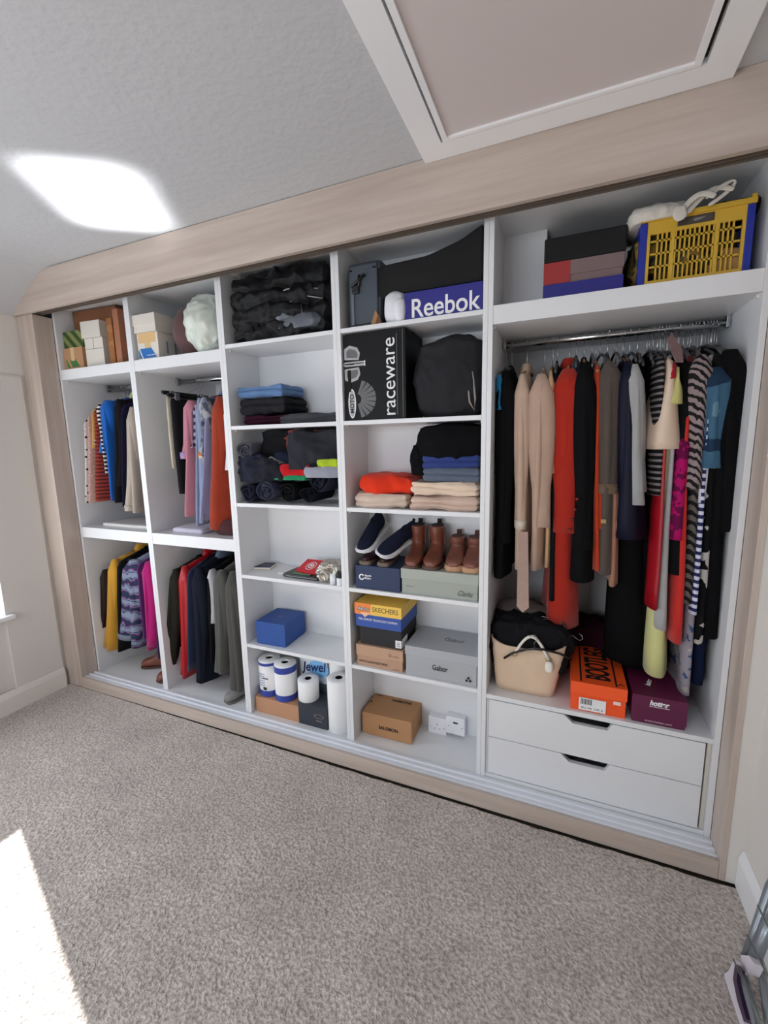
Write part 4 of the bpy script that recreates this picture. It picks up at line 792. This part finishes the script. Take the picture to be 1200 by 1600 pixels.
def G(name, label, cat, m, sh, hem, T=.045, yf=.03, sl=None, slT=.055, neck=.055, nw=.05, hemW=1.0, zr=RZ1, col=None, cuff=None, hang=HB, hl=None, fold=.009, hemT=None, yaw=0, slm=None, yh=None, flare=0, button=None):
    """one garment on its hanger. sh / hem / sl: where the photo shows its front shoulder, the front foot of its hem and its cuff"""
    _gs[0] += 1; rnd = random.Random(_gs[0]*31); S = at(sh[0], sh[1], y=yf); H = at(hem[0], hem[1], y=yh if yh is not None else yf + (YR-yf)*(1-hemW))
    W = YR - yf; zs = S.z; zn = zs + neck; zmax = zr - .055
    if zn > zmax: zn = zmax
    lo = .0 if zr > 1 else -.0
    r = thing(name, label, cat, (S.x, YR, zn), yaw); dx = H.x - S.x; L = zn - H.z; ph = rnd.uniform(0, 6); k = rnd.uniform(2.2, 3.6)
    hT = hemT or T*1.15; rings = []
    prof = [(0, .30, nw/W), (.012, .42, nw/W*1.1), (.35*neck, .6, .42), (.72*neck, .82, .74), (neck, .95, .93), (neck+.03, 1, 1.0)]
    for d, tx, ry in prof: rings.append((dx*d/L, 0, -d, T/2*tx, W*ry*.985))
    n = 9
    for i in range(1, n+1):
        t = i/n; d = neck+.03 + (L-neck-.03)*t; w = 1+(hemW-1)*t + flare*t*t
        rings.append((dx*d/L + .002*math.sin(ph+5*t), 0, -d, (T + (hT-T)*t)/2, W*w*.985))
    o = loft('body', rings, m, r, n=30, e=.75, fold=fold, k=k, ph=ph)
    if sl:
        E_ = at(sl[0], sl[1], y=yf); ex, ez = E_.x - S.x, E_.z - zn
        for sg in (-1, 1):
            q = []; n2 = 8
            for i in range(n2+1):
                t = i/n2; z = -neck*.72 + (ez + neck*.72)*t; swell = (.75 + .4*math.sin(PI*min(1, t*1.15+.12)))
                if t == 0: swell = .35
                q.append((ex*t**1.1*(1 if sg < 0 else .8), sg*(W-.033-.012*math.sin(PI*t) + .0*t), z, slT/2*swell, .034*(1 if t else .5)*(1.05-.2*t)))
            loft('sleeve', q, slm or m, r, n=18, e=.85, fold=.0035, k=2.2, ph=ph+sg)
            if cuff:
                e = q[-1]; loft('cuff', [(e[0], e[1], e[2]+.03, e[3]*1.06, e[4]*1.06), (e[0], e[1], e[2]-.004, e[3]*1.02, e[4]*1.02)], cuff, r, n=18, e=.85)
    if col:
        loft('collar', [(0, 0, -.02, T*.52, nw*1.5), (0, 0, .004, T*.42, nw*1.15), (0, 0, .018, T*.34, nw*1.05)], col, r, n=20, e=.85)
    if button:
        for i in range(4): bm = bmesh.new(); bmesh.ops.create_icosphere(bm, subdivisions=1, radius=.005); bmesh.ops.translate(bm, verts=bm.verts[:], vec=(T/2*.7, -W+.03, -neck-.12-.1*i)); mk('button', bm, button, r, True)
    if hang: hanger(S.x, zr, zn - .004, hl or ' '.join(('hanger of the ' + label).split()[:14]), hang)
    return r
ivory = fab('ivory_cloth', (214, 202, 186)); black = fab('black_cloth', (0,0,0)); navy = fab('navy_cloth', (0,0,0))
# --- upper bay beside the window wall
G('blouse', 'white sleeveless blouse with black dots, nearest the window wall', 'blouse', pattern('dotted_cloth', 'voronoi', [(0, (24, 22, 26)), (.30, (214, 204, 200))], 44), (131, 655), (131, 786), T=.02, hang=HB)
G('lace_blouse', 'dusty pink lace top beside the dotted blouse', 'top', pattern('pink_lace', 'voronoi', [(0, (206, 170, 158)), (.35, (182, 146, 136))], 90), (137, 645), (139, 786), T=.03)
G('mustard_blouse', 'tan mustard top tucked behind the rust striped one', 'top', fab('tan_mustard', (188, 142, 84)), (143, 638), (145, 700), T=.022)
G('striped_tunic', 'long rust red top with fine dark stripes', 'top', pattern('rust_stripes', 'bands', [(0, (142, 56, 44)), (.55, (84, 32, 32))], 15), (148, 634), (152, 783), T=.05)
G('striped_tee', 'black and white striped short top next to the blue tee', 't-shirt', pattern('black_white_stripes', 'bands', [(0, (220, 216, 210)), (.5, (22, 22, 30))], 14), (151, 634), (163, 741), T=.02, sl=(146, 694), slT=.03)
G('blue_tee', 'bright blue t-shirt with pale collar and yellow sleeve trim', 't-shirt', fab('bright_blue_cloth', (12, 84, 164)), (160, 628), (172, 783), T=.04, sl=(156, 708), slT=.085, col=fab('pale_green_collar', (196, 204, 150)), cuff=None)
G('black_jacket', 'black jacket between the blue tee and the oatmeal jumper', 'jacket', fab('soft_black', (20, 18, 22)), (178, 618), (180, 786), T=.05, sl=(183, 760), slT=.06)
G('navy_blouse', 'deep navy top hanging behind the oatmeal jumper', 'top', fab('deep_navy', (24, 22, 46)), (190, 632), (192, 792), T=.03)
G('oatmeal_jumper', 'oatmeal grey jumper with long sleeve hanging forward', 'jumper', fab('oatmeal_knit', (170, 158, 146), bump=.4), (200, 640), (206, 802), T=.05, sl=(196, 798), slT=.068, cuff=fab('oatmeal_rib', (176, 166, 152)))
G('lilac_cardigan', 'greyish lilac cardigan just before the first divider', 'cardigan', fab('grey_lilac', (120, 110, 128)), (217, 640), (222, 740), T=.025)
G('purple_dress', 'dark purple garment reaching lowest beside the first divider', 'dress', fab('dark_purple', (48, 34, 74)), (222, 650), (228, 822), T=.03)
tag(blob('paper_sheet', (.30, .24, .9125), (.40, .34, .014), mat('paper', (0,0,0)), None, seed=90, amp=.4, freq=6, e=.9, sub=4), 'sheets of white paper lying under the tops near the window wall', 'paper')
# --- upper bay of the second unit
hz = at(262, 614, y=.10)
def clip_garment(name, label, cat, m, uv, hem, T, y0, y1, hlab):
    a, b = at(uv[0], uv[1], y=y0), at(hem[0], hem[1], y=y0)
    r = thing(name, label, cat, (a.x, (y0+y1)/2, a.z)); d = (y1-y0)/2
    loft('body', [(0,0,0,T/2*.5,d*.98), (0,0,-.02,T/2*.9,d), ((b.x-a.x)*.5,0,(b.z-a.z)/2,T/2,d), (b.x-a.x,0,b.z-a.z,T/2*1.1,d*.97)], m, r, n=24, e=.6, fold=.004, ph=2)
    h = thing('clip_hanger', hlab, 'hanger', (a.x, (y0+y1)/2, a.z+.012))
    box('bar', -.008, .008, -d-.02, d+.02, -.008, .012, HB, h, .003)
    for s in (-1, 1): box('clip', -.014, .014, s*(d-.03)-.014, s*(d-.03)+.014, -.022, .014, steel, h, .002)
    tube('hook', [(0,0,.01), (0, YR-(y0+y1)/2, RZ1-a.z-.05), (0, YR-(y0+y1)/2+.014, RZ1-a.z-.01), (0, YR-(y0+y1)/2, RZ1-a.z+.0035), (0, YR-(y0+y1)/2-.016, RZ1-a.z-.014)], .002, hookm, h, 6); return r
clip_garment('cream_trousers', 'cream trousers clipped under a black hanger, nearest the first divider', 'trousers', fab('cream_twill', (196, 188, 172)), (259, 618), (268, 732), .022, .04, .30, 'black clip hanger with silver clips gripping the cream trousers')
clip_garment('black_trousers', 'black trousers clipped beside the cream pair', 'trousers', black, (267, 622), (280, 772), .05, .05, .40, 'black clip hanger gripping the black trousers')
G('pink_shirt', 'rose pink shirt with lavender cuff', 'shirt', fab('rose_pink', (178, 116, 130)), (291, 630), (291, 808), T=.035, sl=(284, 716), slT=.075, cuff=fab('lavender_cloth', (164, 138, 178)))
G('mauve_shirt', 'dull mauve shirt behind the pink one', 'shirt', fab('mauve_cloth', (134, 112, 142)), (298, 636), (298, 700), T=.02)
G('plaid_shirt', 'dark maroon and navy plaid shirt', 'shirt', pattern('dark_plaid', 'plaid', [(0, (24, 20, 34)), (.4, (70, 38, 54)), (.7, (160, 150, 156))], 9), (303, 634), (303, 700), T=.028, sl=(298, 700), slT=.035)
G('pale_blue_shirt', 'long pale blue shirt hanging low beside the rust cardigan', 'shirt', fab('pale_blue_cloth', (134, 146, 174)), (306, 626), (304, 822), T=.03, sl=(311, 818), slT=.05, col=fab('pale_blue_cloth', (0,0,0)))
G('floral_blouse', 'grey-blue floral blouse with orange floral trim', 'blouse', pattern('grey_floral', 'noise', [(0, (70, 74, 88)), (.46, (116, 122, 136)), (.56, (160, 160, 164))], 26), (314, 625), (318, 724), T=.035, sl=(312, 716), slT=.07, cuff=pattern('orange_floral', 'noise', [(0, (190, 108, 70)), (.5, (214, 190, 160)), (.6, (90, 84, 100))], 60))
G('lilac_shirt', 'light lilac-blue shirt right beside the rust cardigan', 'shirt', fab('lilac_blue_cloth', (140, 142, 180)), (322, 650), (316, 815), T=.025)
G('rust_cardigan', 'long rust orange cardigan, biggest garment in its bay', 'cardigan', fab('rust_orange_knit', (148, 54, 32), bump=.4), (336, 624), (334, 829), T=.09, sl=(330, 810), slT=.08, hemT=.12)
G('white_shirt', 'white top with puffed cuff beside the second divider', 'top', fab('white_cotton', (216, 214, 222)), (352, 640), (354, 722), T=.02, sl=(352, 735), slT=.055)
tag(blob('white_cloth', (.79, .16, .9125), (.22, .22, .022), fab('lavender_white', (204, 200, 216)), None, seed=91, amp=.4, freq=7, e=.7, sub=4), 'lavender-white cloth lying under the pink and pale blue shirts', 'cloth')
tag(blob('maroon_heap', (1.06, .19, .9125), (.19, .26, .075), fab('maroon_brown', (72, 34, 38)), None, seed=92, amp=.25, freq=8, e=.45, sub=4), 'maroon brown cloth heaped under the rust cardigan', 'clothes')
# --- lower bay beside the window wall
lz = dict(zr=RZ2)
G('brown_jacket', 'dark brown jacket behind the mustard cardigan', 'jacket', fab('dark_brown_cloth', (52, 38, 34)), (157, 896), (156, 1010), T=.035, yf=.04, sl=(156, 985), slT=.05, **lz)
G('mustard_cardigan', 'mustard yellow cardigan with small dark button at the hem', 'cardigan', fab('mustard_knit', (194, 142, 46), bump=.4), (172, 880), (168, 1018), T=.065, sl=(162, 1012), slT=.085, col=fab('mustard_knit', (0,0,0)), **lz)
G('black_blouse', 'black garment between the mustard cardigan and the patterned jumper', 'top', black, (184, 878), (184, 1020), T=.035, **lz)
knit = pattern('fair_isle_knit', 'zig', [(0, (40, 52, 78)), (.22, (122, 44, 98)), (.40, (118, 128, 150)), (.62, (54, 76, 104)), (.8, (132, 138, 160))], 3.7, dist=2.6, dscale=5)
G('patterned_jumper', 'chunky jumper in blue, grey and magenta bands', 'jumper', knit, (202, 880), (207, 1014), T=.085, yf=.03, sl=(190, 1000), slT=.165, cuff=fab('grey_blue_rib', (112, 120, 134), bump=.5), hemT=.11, **lz)
G('violet_blouse', 'violet top half hidden by the magenta coat', 'top', fab('violet_cloth', (84, 34, 96)), (213, 882), (222, 1000), T=.03, **lz)
G('magenta_coat', 'magenta pink coat beside the first divider', 'coat', fab('magenta_wool', (166, 20, 104)), (224, 878), (230, 1018), T=.05, sl=(232, 1012), slT=.09, **lz)
G('purple_coat', 'dark purple coat hanging against the first divider', 'coat', fab('dark_purple', (0,0,0)), (240, 892), (246, 1030), T=.03, **lz)
for k, (x, y, ya, lb) in enumerate(((.395, .21, -1.15, 'brown leather shoe lying nearer the patterned jumper on the base panel'), (.50, .22, -.1, 'brown leather shoe standing by the first divider under the magenta coat'))):
    boot(lb, x, y, .001, .19, .09, .07, mat('worn_brown_leather', (120, 66, 52), .4, bump=.4, bscale=30, var=.2), brd, .014, ya, True, 'leather_shoe')
# --- lower bay of the second unit
G('olive_coat', 'very dark olive coat reaching lowest, nearest the first divider', 'coat', fab('dark_olive_cloth', (38, 36, 30)), (268, 896), (256, 1062), T=.06, yf=.03, sl=(262, 1040), slT=.07, **lz)
G('red_jacket', 'glossy bright red jacket', 'jacket', mat('glossy_red_nylon', (172, 14, 26), .35, bump=.4, bscale=50, var=.1), (281, 886), (286, 1062), T=.045, yf=.03, sl=(284, 1056), slT=.07, col=mat('glossy_red_nylon', (0,0,0)), **lz)
G('navy_fleece', 'navy fleece with grey shoulder beside the red jacket', 'fleece', fab('mid_navy', (34, 44, 70)), (293, 890), (294, 1050), T=.03, **lz)
G('navy_coat', 'dark navy wool coat with rounded sleeve', 'coat', fab('blue_black_wool', (24, 28, 40)), (303, 892), (314, 1070), T=.06, yf=.03, sl=(309, 1068), slT=.09, col=fab('steel_grey_cloth', (90, 102, 120)), **lz)
G('black_white_jacket', 'black jacket with pale side panel, behind the grey-green coats', 'jacket', fab('soft_black', (0,0,0)), (323, 880), (328, 1040), T=.035, sl=(330, 975), slT=.04, slm=fab('grey_white_cloth', (176, 174, 180)), **lz)
gg = fab('grey_green_wool', (78, 78, 74), bump=.45)
G('grey_green_coat', 'grey-green coat with wide sleeve, nearer the navy coat', 'coat', gg, (338, 885), (344, 1055), T=.055, yf=.03, sl=(338, 1052), slT=.095, **lz)
G('grey_green_coat', 'longer grey-green coat against the second divider', 'coat', fab('grey_olive_wool', (70, 68, 64), bump=.45), (356, 880), (372, 1082), T=.07, yf=.03, sl=(364, 1080), slT=.10, col=fab('pale_grey_collar', (120, 122, 126)), **lz)
boot('grey suede boot, toe forward, standing under the grey-green coats', 1.06, .175, .001, .17, .12, .075, fab('grey_suede', (132, 128, 126), bump=.4), mat('grey_sole', (110, 106, 102), .8), .012, -.35, False, 'suede_boot')
# --- long hanging bay
Z5 = dict(zr=RZ5)
def L5(name, label, cat, m, sh, hem, **k):
    k.setdefault('yf', .06); k.setdefault('hang', HC); return G(name, label, cat, m, sh, hem, zr=RZ5, **k)
blackw = fab('long_black_wool', (15, 15, 17))
L5('turquoise_blouse', 'turquoise blue top squeezed against the third divider', 'top', fab('turquoise_cloth', (34, 122, 168)), (779, 590), (779, 640), T=.022, sl=(779, 640), slT=.025)
L5('black_coat', 'long black coat between the turquoise top and the beige coat', 'coat', blackw, (789, 585), (779, 905), T=.05, sl=(785, 850), slT=.068)
L5('beige_coat', 'long beige coat with woven belt, the one nearer the black coat', 'coat', fab('beige_wool', (200, 174, 154)), (815, 590), (813, 892), T=.05, sl=(812, 826), slT=.055, col=fab('beige_wool', (0,0,0)), cuff=ivory, hang=HW)
bt = at(818, 830, y=.045); b2 = at(817, 955, y=.045)
o = tag(poly('coat_belt', [(bt.x-.017, bt.z), (bt.x+.017, bt.z), (b2.x+.022, b2.z+.022), (b2.x, b2.z), (b2.x-.022, b2.z+.022)], .030, .034, fab('woven_beige_belt', (172, 146, 134), bump=.6), None), 'woven pinkish-beige coat belt with pointed end, hanging below the beige coats', 'belt')
L5('padded_coat', 'padded beige coat with gathered cuff beside the belted one', 'coat', fab('padded_beige', (186, 158, 140)), (845, 590), (838, 893), T=.045, yf=.05, sl=(845, 825), slT=.085, hang=HW)
L5('camel_cardigan', 'slim camel cardigan with hood between padded coat and red coat', 'cardigan', fab('camel_cloth', (200, 166, 124)), (860, 585), (855, 888), T=.022, yf=.07, sl=(861, 740), slT=.024, hang=HW)
L5('black_dress', 'narrow black dress just before the red coat', 'dress', black, (868, 580), (862, 940), T=.03, yf=.09)
L5('red_coat', 'long vermilion red coat with row of sleeve buttons', 'coat', fab('vermilion_wool', (168, 42, 28)), (888, 582), (873, 984), T=.07, yf=.07, sl=(882, 834), slT=.118, hemT=.13, hemW=.8, hang=HW, col=fab('vermilion_wool', (0,0,0)))
_rc = C.objects.get('red_coat'); 
for i in range(4):
    q = at(902-4*i, 780+16*i, y=.052); bm = bmesh.new(); bmesh.ops.create_icosphere(bm, subdivisions=2, radius=.0065); bmesh.ops.translate(bm, verts=bm.verts[:], vec=Vector((q.x, .056, q.z)) - _rc.location); mk('button', bm, mat('dark_red_button', (110, 26, 20), .4), _rc, True)
L5('navy_blazer', 'navy blazer behind the red coat', 'blazer', fab('mid_navy', (0,0,0)), (900, 572), (900, 855), T=.04, yf=.10, sl=(902, 850), slT=.06)
L5('hooded_coat', 'black hooded coat between the red coat and the orange cardigan', 'coat', blackw, (914, 572), (908, 912), T=.06, hemT=.10, yf=.06, sl=(912, 860), slT=.075, hang=HW)
L5('orange_cardigan', 'orange cardigan with small gold tag on its cuff', 'cardigan', fab('strong_orange', (184, 60, 28)), (934, 578), (931, 893), T=.028, yf=.08, sl=(943, 827), slT=.04, hang=HW)
q = at(943, 814, y=.062); tag(box('gold_tag', q.x-.008, q.x+.008, .058, .066, q.z-.008, q.z+.006, mat('brass', (0,0,0)), None, .001), 'small square gold tag on the orange cuff', 'tag')
L5('taupe_coat', 'grey-brown coat with turned-up cuff beside the orange cardigan', 'coat', fab('grey_brown_wool', (84, 74, 68)), (954, 572), (946, 900), T=.055, yf=.07, sl=(950, 770), slT=.085, cuff=fab('brown_lining', (112, 92, 74)), hang=HW)
L5('tan_coat', 'tan leather-look coat, its hem showing under the grey-brown one', 'coat', fab('tan_suede', (170, 122, 98)), (968, 590), (958, 918), T=.03, yf=.09, sl=(965, 828), slT=.035, cuff=fab('pale_tan_cuff', (192, 142, 118)))
L5('navy_blouse', 'navy satin blouse in front of the pale grey cardigan', 'blouse', mat('navy_satin', (16, 18, 38), .6, bump=.2, spec=.2), (982, 570), (990, 845), T=.04, yf=.055, hemT=.11, sl=(978, 830), slT=.05, hang=HW)
L5('grey_cardigan', 'pale heather grey cardigan with slanted hem', 'cardigan', fab('heather_grey', (160, 160, 160)), (994, 575), (996, 790), T=.03, yf=.045, hemT=.085, sl=(1001, 770), slT=.05, hang=HW)
for k, (u, hemv, lb) in enumerate(((1002, 1040, 'long black evening dress just past the grey cardigan'), (1022, 1046, 'long black velvet dress behind the cream blouse'), (1044, 1030, 'long black skirt dress behind the red satin one'))):
    L5('long_dress', lb, 'dress', fab('black_velvet', (12, 12, 14)), (u-6*k, 572), (u-20-9*k, hemv), T=.06, yf=.135+.02*k, hemT=.15, hang=HC)
L5('striped_blouse', 'black and grey finely striped blouse beside the cream one', 'blouse', pattern('grey_black_stripes', 'bands', [(0, (16, 16, 18)), (.6, (120, 112, 112))], 16), (1036, 560), (1027, 775), T=.035, yf=.05)
L5('cream_blouse', 'cream satin blouse hanging forward with gathered sleeve', 'blouse', mat('cream_satin', (214, 190, 168), .5, bump=.25, bscale=30), (1050, 562), (1036, 702), T=.035, yf=.035, hemT=.135, flare=.0, fold=.016, hang=HC)
L5('lime_blouse', 'pale lime short-sleeved top beside the cream blouse', 'top', fab('pale_lime', (192, 186, 118)), (1063, 572), (1067, 630), T=.02, yf=.03, hemT=.085, neck=.03, fold=.012)
tag(poly('hanger_cover', [(at(1050, 520, y=.03).x, at(1050, 520, y=.03).z), (at(1066, 545, y=.03).x, at(1066, 545, y=.03).z), (at(1068, 566, y=.03).x, at(1068, 566, y=.03).z), (at(1056, 566, y=.03).x, at(1056, 566, y=.03).z), (at(1042, 530, y=.03).x, at(1042, 530, y=.03).z)], .03, .036, fab('dusky_grey_felt', (112, 88, 88)), None), 'dusky grey felt strip over a hanger above the lime top', 'hanger cover')
L5('crimson_strap_blouse', 'crimson strappy top between the cream blouse and the lime top', 'top', fab('crimson_cloth', (170, 18, 40)), (1058, 566), (1058, 590), T=.03, yf=.028)
L5('black_shirt_dress', 'black dress between the lime top and the diamond print', 'dress', blackw, (1080, 565), (1058, 900), T=.06, yf=.05, hemT=.07)
L5('burgundy_blouse', 'dark burgundy top with a small orange tab', 'top', fab('burgundy_red', (96, 12, 22)), (1080, 555), (1078, 640), T=.03, yf=.07)
L5('red_satin_dress', 'long dark red satin dress, widening to bright crimson', 'dress', mat('crimson_satin', (158, 14, 30), .4, bump=.2, var=.2), (1044, 640), (1022, 955), T=.022, yf=.045, hemT=.035)
L5('magenta_dress', 'magenta lace dress with dark grey border below', 'dress', pattern('magenta_lace', 'noise', [(0, (96, 8, 62)), (.5, (166, 14, 92))], 40), (1073, 680), (1058, 845), T=.055, yf=.04)
L5('pale_grey_dress', 'pale grey dress flaring out above the lime yellow hem', 'dress', fab('pale_grey_jersey', (170, 170, 170)), (1054, 640), (1037, 986), T=.025, yf=.05, hemT=.065, hemW=.95)
L5('yellow_dress', 'pale yellow dress with frilled hem, over the purple shoe box', 'dress', fab('pale_yellow_cloth', (202, 202, 138)), (1048, 640), (1028, 1058), T=.03, yf=.065, hemT=.085, hemW=.95, flare=.05)
L5('coral_dress', 'coral red narrow dress beside the pale grey dress', 'dress', fab('coral_red', (190, 44, 38)), (1075, 640), (1059, 1008), T=.03, yf=.045, hemT=.05)
dia = pattern('diamond_print', 'zig', [(0, (30, 26, 28)), (.42, (146, 130, 130))], 24, axis='DIAGONAL', dist=2.2)
L5('diamond_print_tunic', 'grey and black diamond-print top with long sleeve', 'top', dia, (1100, 560), (1082, 760), T=.05, yf=.035, sl=(1083, 764), slT=.07)
L5('diamond_print_dress', 'darker diagonal-print dress below the diamond-print top', 'dress', pattern('diagonal_print', 'zig', [(0, (24, 24, 26)), (.5, (98, 92, 88))], 20, axis='DIAGONAL', dist=1.5), (1098, 600), (1077, 945), T=.05, yf=.05)
L5('teal_shirt', 'teal blue printed shirt with ring motif', 'shirt', pattern('teal_print', 'noise', [(0, (30, 52, 76)), (.42, (64, 100, 126)), (.62, (96, 134, 152))], 9), (1122, 580), (1112, 728), T=.05, yf=.035, sl=(1114, 732), slT=.085)
L5('white_vest', 'white vest showing just below the teal shirt', 'top', fab('white_cotton', (0,0,0)), (1118, 600), (1098, 786), T=.045, yf=.05)
L5('striped_dress', 'navy and white striped dress beside the diagonal print', 'dress', pattern('navy_white_stripes', 'bands', [(0, (206, 206, 226)), (.5, (40, 44, 86))], 13), (1108, 640), (1086, 962), T=.03, yf=.045)
L5('floral_scarf_tunic', 'black top with large white floral print by the rail end', 'top', pattern('white_floral', 'noise', [(0, (18, 18, 20)), (.5, (20, 20, 22)), (.56, (206, 200, 188))], 18), (1122, 555), (1134, 620), T=.06, yf=.06)
L5('grey_floral_dress', 'pale floral dress hanging lowest behind the coral one', 'dress', pattern('pale_floral', 'noise', [(0, (60, 84, 120)), (.38, (146, 140, 150)), (.6, (176, 168, 164))], 30), (1100, 640), (1074, 1088), T=.04, yf=.06)
L5('monochrome_dress', 'black dress with white brush pattern at its hem', 'dress', pattern('brush_print', 'noise', [(0, (14, 14, 16)), (.56, (190, 186, 180))], 16), (1120, 640), (1094, 1008), T=.045, yf=.06)
L5('navy_dress', 'dark navy dress hanging low beside the wardrobe end panel', 'dress', fab('deep_navy_crepe', (20, 28, 54)), (1124, 620), (1094, 1072), T=.05, yf=.08)
L5('black_gown', 'long black gown under the bulky black coat, by the end panel', 'dress', fab('black_velvet', (0,0,0)), (1140, 560), (1114, 1000), T=.06, yf=.05)
L5('bulky_black_coat', 'bulky black coat last on the rail, against the end panel', 'coat', blackw, (1146, 552), (1136, 832), T=.085, yf=.05, sl=(1144, 828), slT=.10, hang=HC)
# spare hooks crowded along the long rail
rnd = random.Random(5); hx = None
first = None
for k in range(16):
    x = 2.70 + .39*k/15 + rnd.uniform(-.006, .006)
    if first is None:
        first = hanger(x, RZ5, RZ5-.055-.012, 'slim hanger with silver hook crowded on the long chrome rail', HC, 0, 'slim hangers crowded along the long rail')
    else:
        c = first.copy(); C.objects.link(c); c.location.x = x; c.location.z += rnd.uniform(-.012, .0); c.rotation_euler.z = rnd.uniform(-.12, .12)
        for ch in first.children: d = ch.copy(); C.objects.link(d); d.parent = c
# ------------------------------------------------------------------ folded clothes airer lying by the skirting
ar = thing('clothes_airer', 'folded silver metal clothes airer with white plastic joints, lying by the skirting', 'airer', (3.10, -.34, ZF))
def W(u, v, x): p = at(u, v, x=x); p = p - ar.location; return (p.x, p.y, max(.008, p.z))
sp = mat('silver_paint', (140, 146, 152), .35, .6)
tube('outer_tube', [W(1163, 1500, 3.10), W(1182, 1445, 3.125), W(1202, 1385, 3.165), W(1225, 1320, 3.18)], .009, sp, ar, 12)
tube('inner_tube', [W(1178, 1500, 3.10), W(1195, 1460, 3.125), W(1215, 1420, 3.15)], .013, sp, ar, 12)
tube('leg', [W(1163, 1528, 3.085), W(1170, 1555, 3.08), W(1184, 1605, 3.07), W(1192, 1660, 3.06)], .010, sp, ar, 12)
tube('leg', [W(1186, 1500, 3.12), W(1196, 1560, 3.11), W(1206, 1640, 3.10)], .009, sp, ar, 12)
wp = mat('white_airer_plastic', (222, 214, 224), .35)
def plate(name, pts, x, th, m):
    P = [at(u, v, x=x) - ar.location for u, v in pts]; bm = bmesh.new(); A = [bm.verts.new((p.x, p.y, max(.004, p.z))) for p in P]; B = [bm.verts.new((p.x+th, p.y, max(.004, p.z))) for p in P]; n = len(P)
    bm.faces.new(A); bm.faces.new(B[::-1])
    for i in range(n): bm.faces.new((A[i], B[i], B[(i+1) % n], A[(i+1) % n]))
    bmesh.ops.recalc_face_normals(bm, faces=bm.faces[:]); return mk(name, bm, m, ar)
plate('joint', [(1157, 1492), (1170, 1493), (1178, 1505), (1170, 1522), (1160, 1514)], 3.088, .02, wp)
plate('foot_plate', [(1146, 1499), (1150, 1506), (1146, 1524), (1152, 1556), (1163, 1600), (1158, 1606), (1144, 1564), (1132, 1532), (1131, 1522), (1139, 1516)], 3.07, .012, wp)
plate('grip_insert', [(1148, 1508), (1153, 1514), (1151, 1532), (1158, 1562), (1166, 1592), (1162, 1596), (1152, 1564), (1145, 1530)], 3.068, .014, mat('dark_purple_plastic', (48, 26, 60), .4))
for k, (a, b, x) in enumerate((((1184, 1415), (1226, 1500), 3.09), ((1167, 1461), (1215, 1555), 3.08), ((1146, 1499), (1195, 1610), 3.066), ((1156, 1512), (1190, 1608), 3.066))):
    tube('wire', [W(*a, x), W(*b, x)], .0022, mat('grey_wire', (112, 122, 118), .4, .4), ar, 6)
bpy.context.view_layer.update()
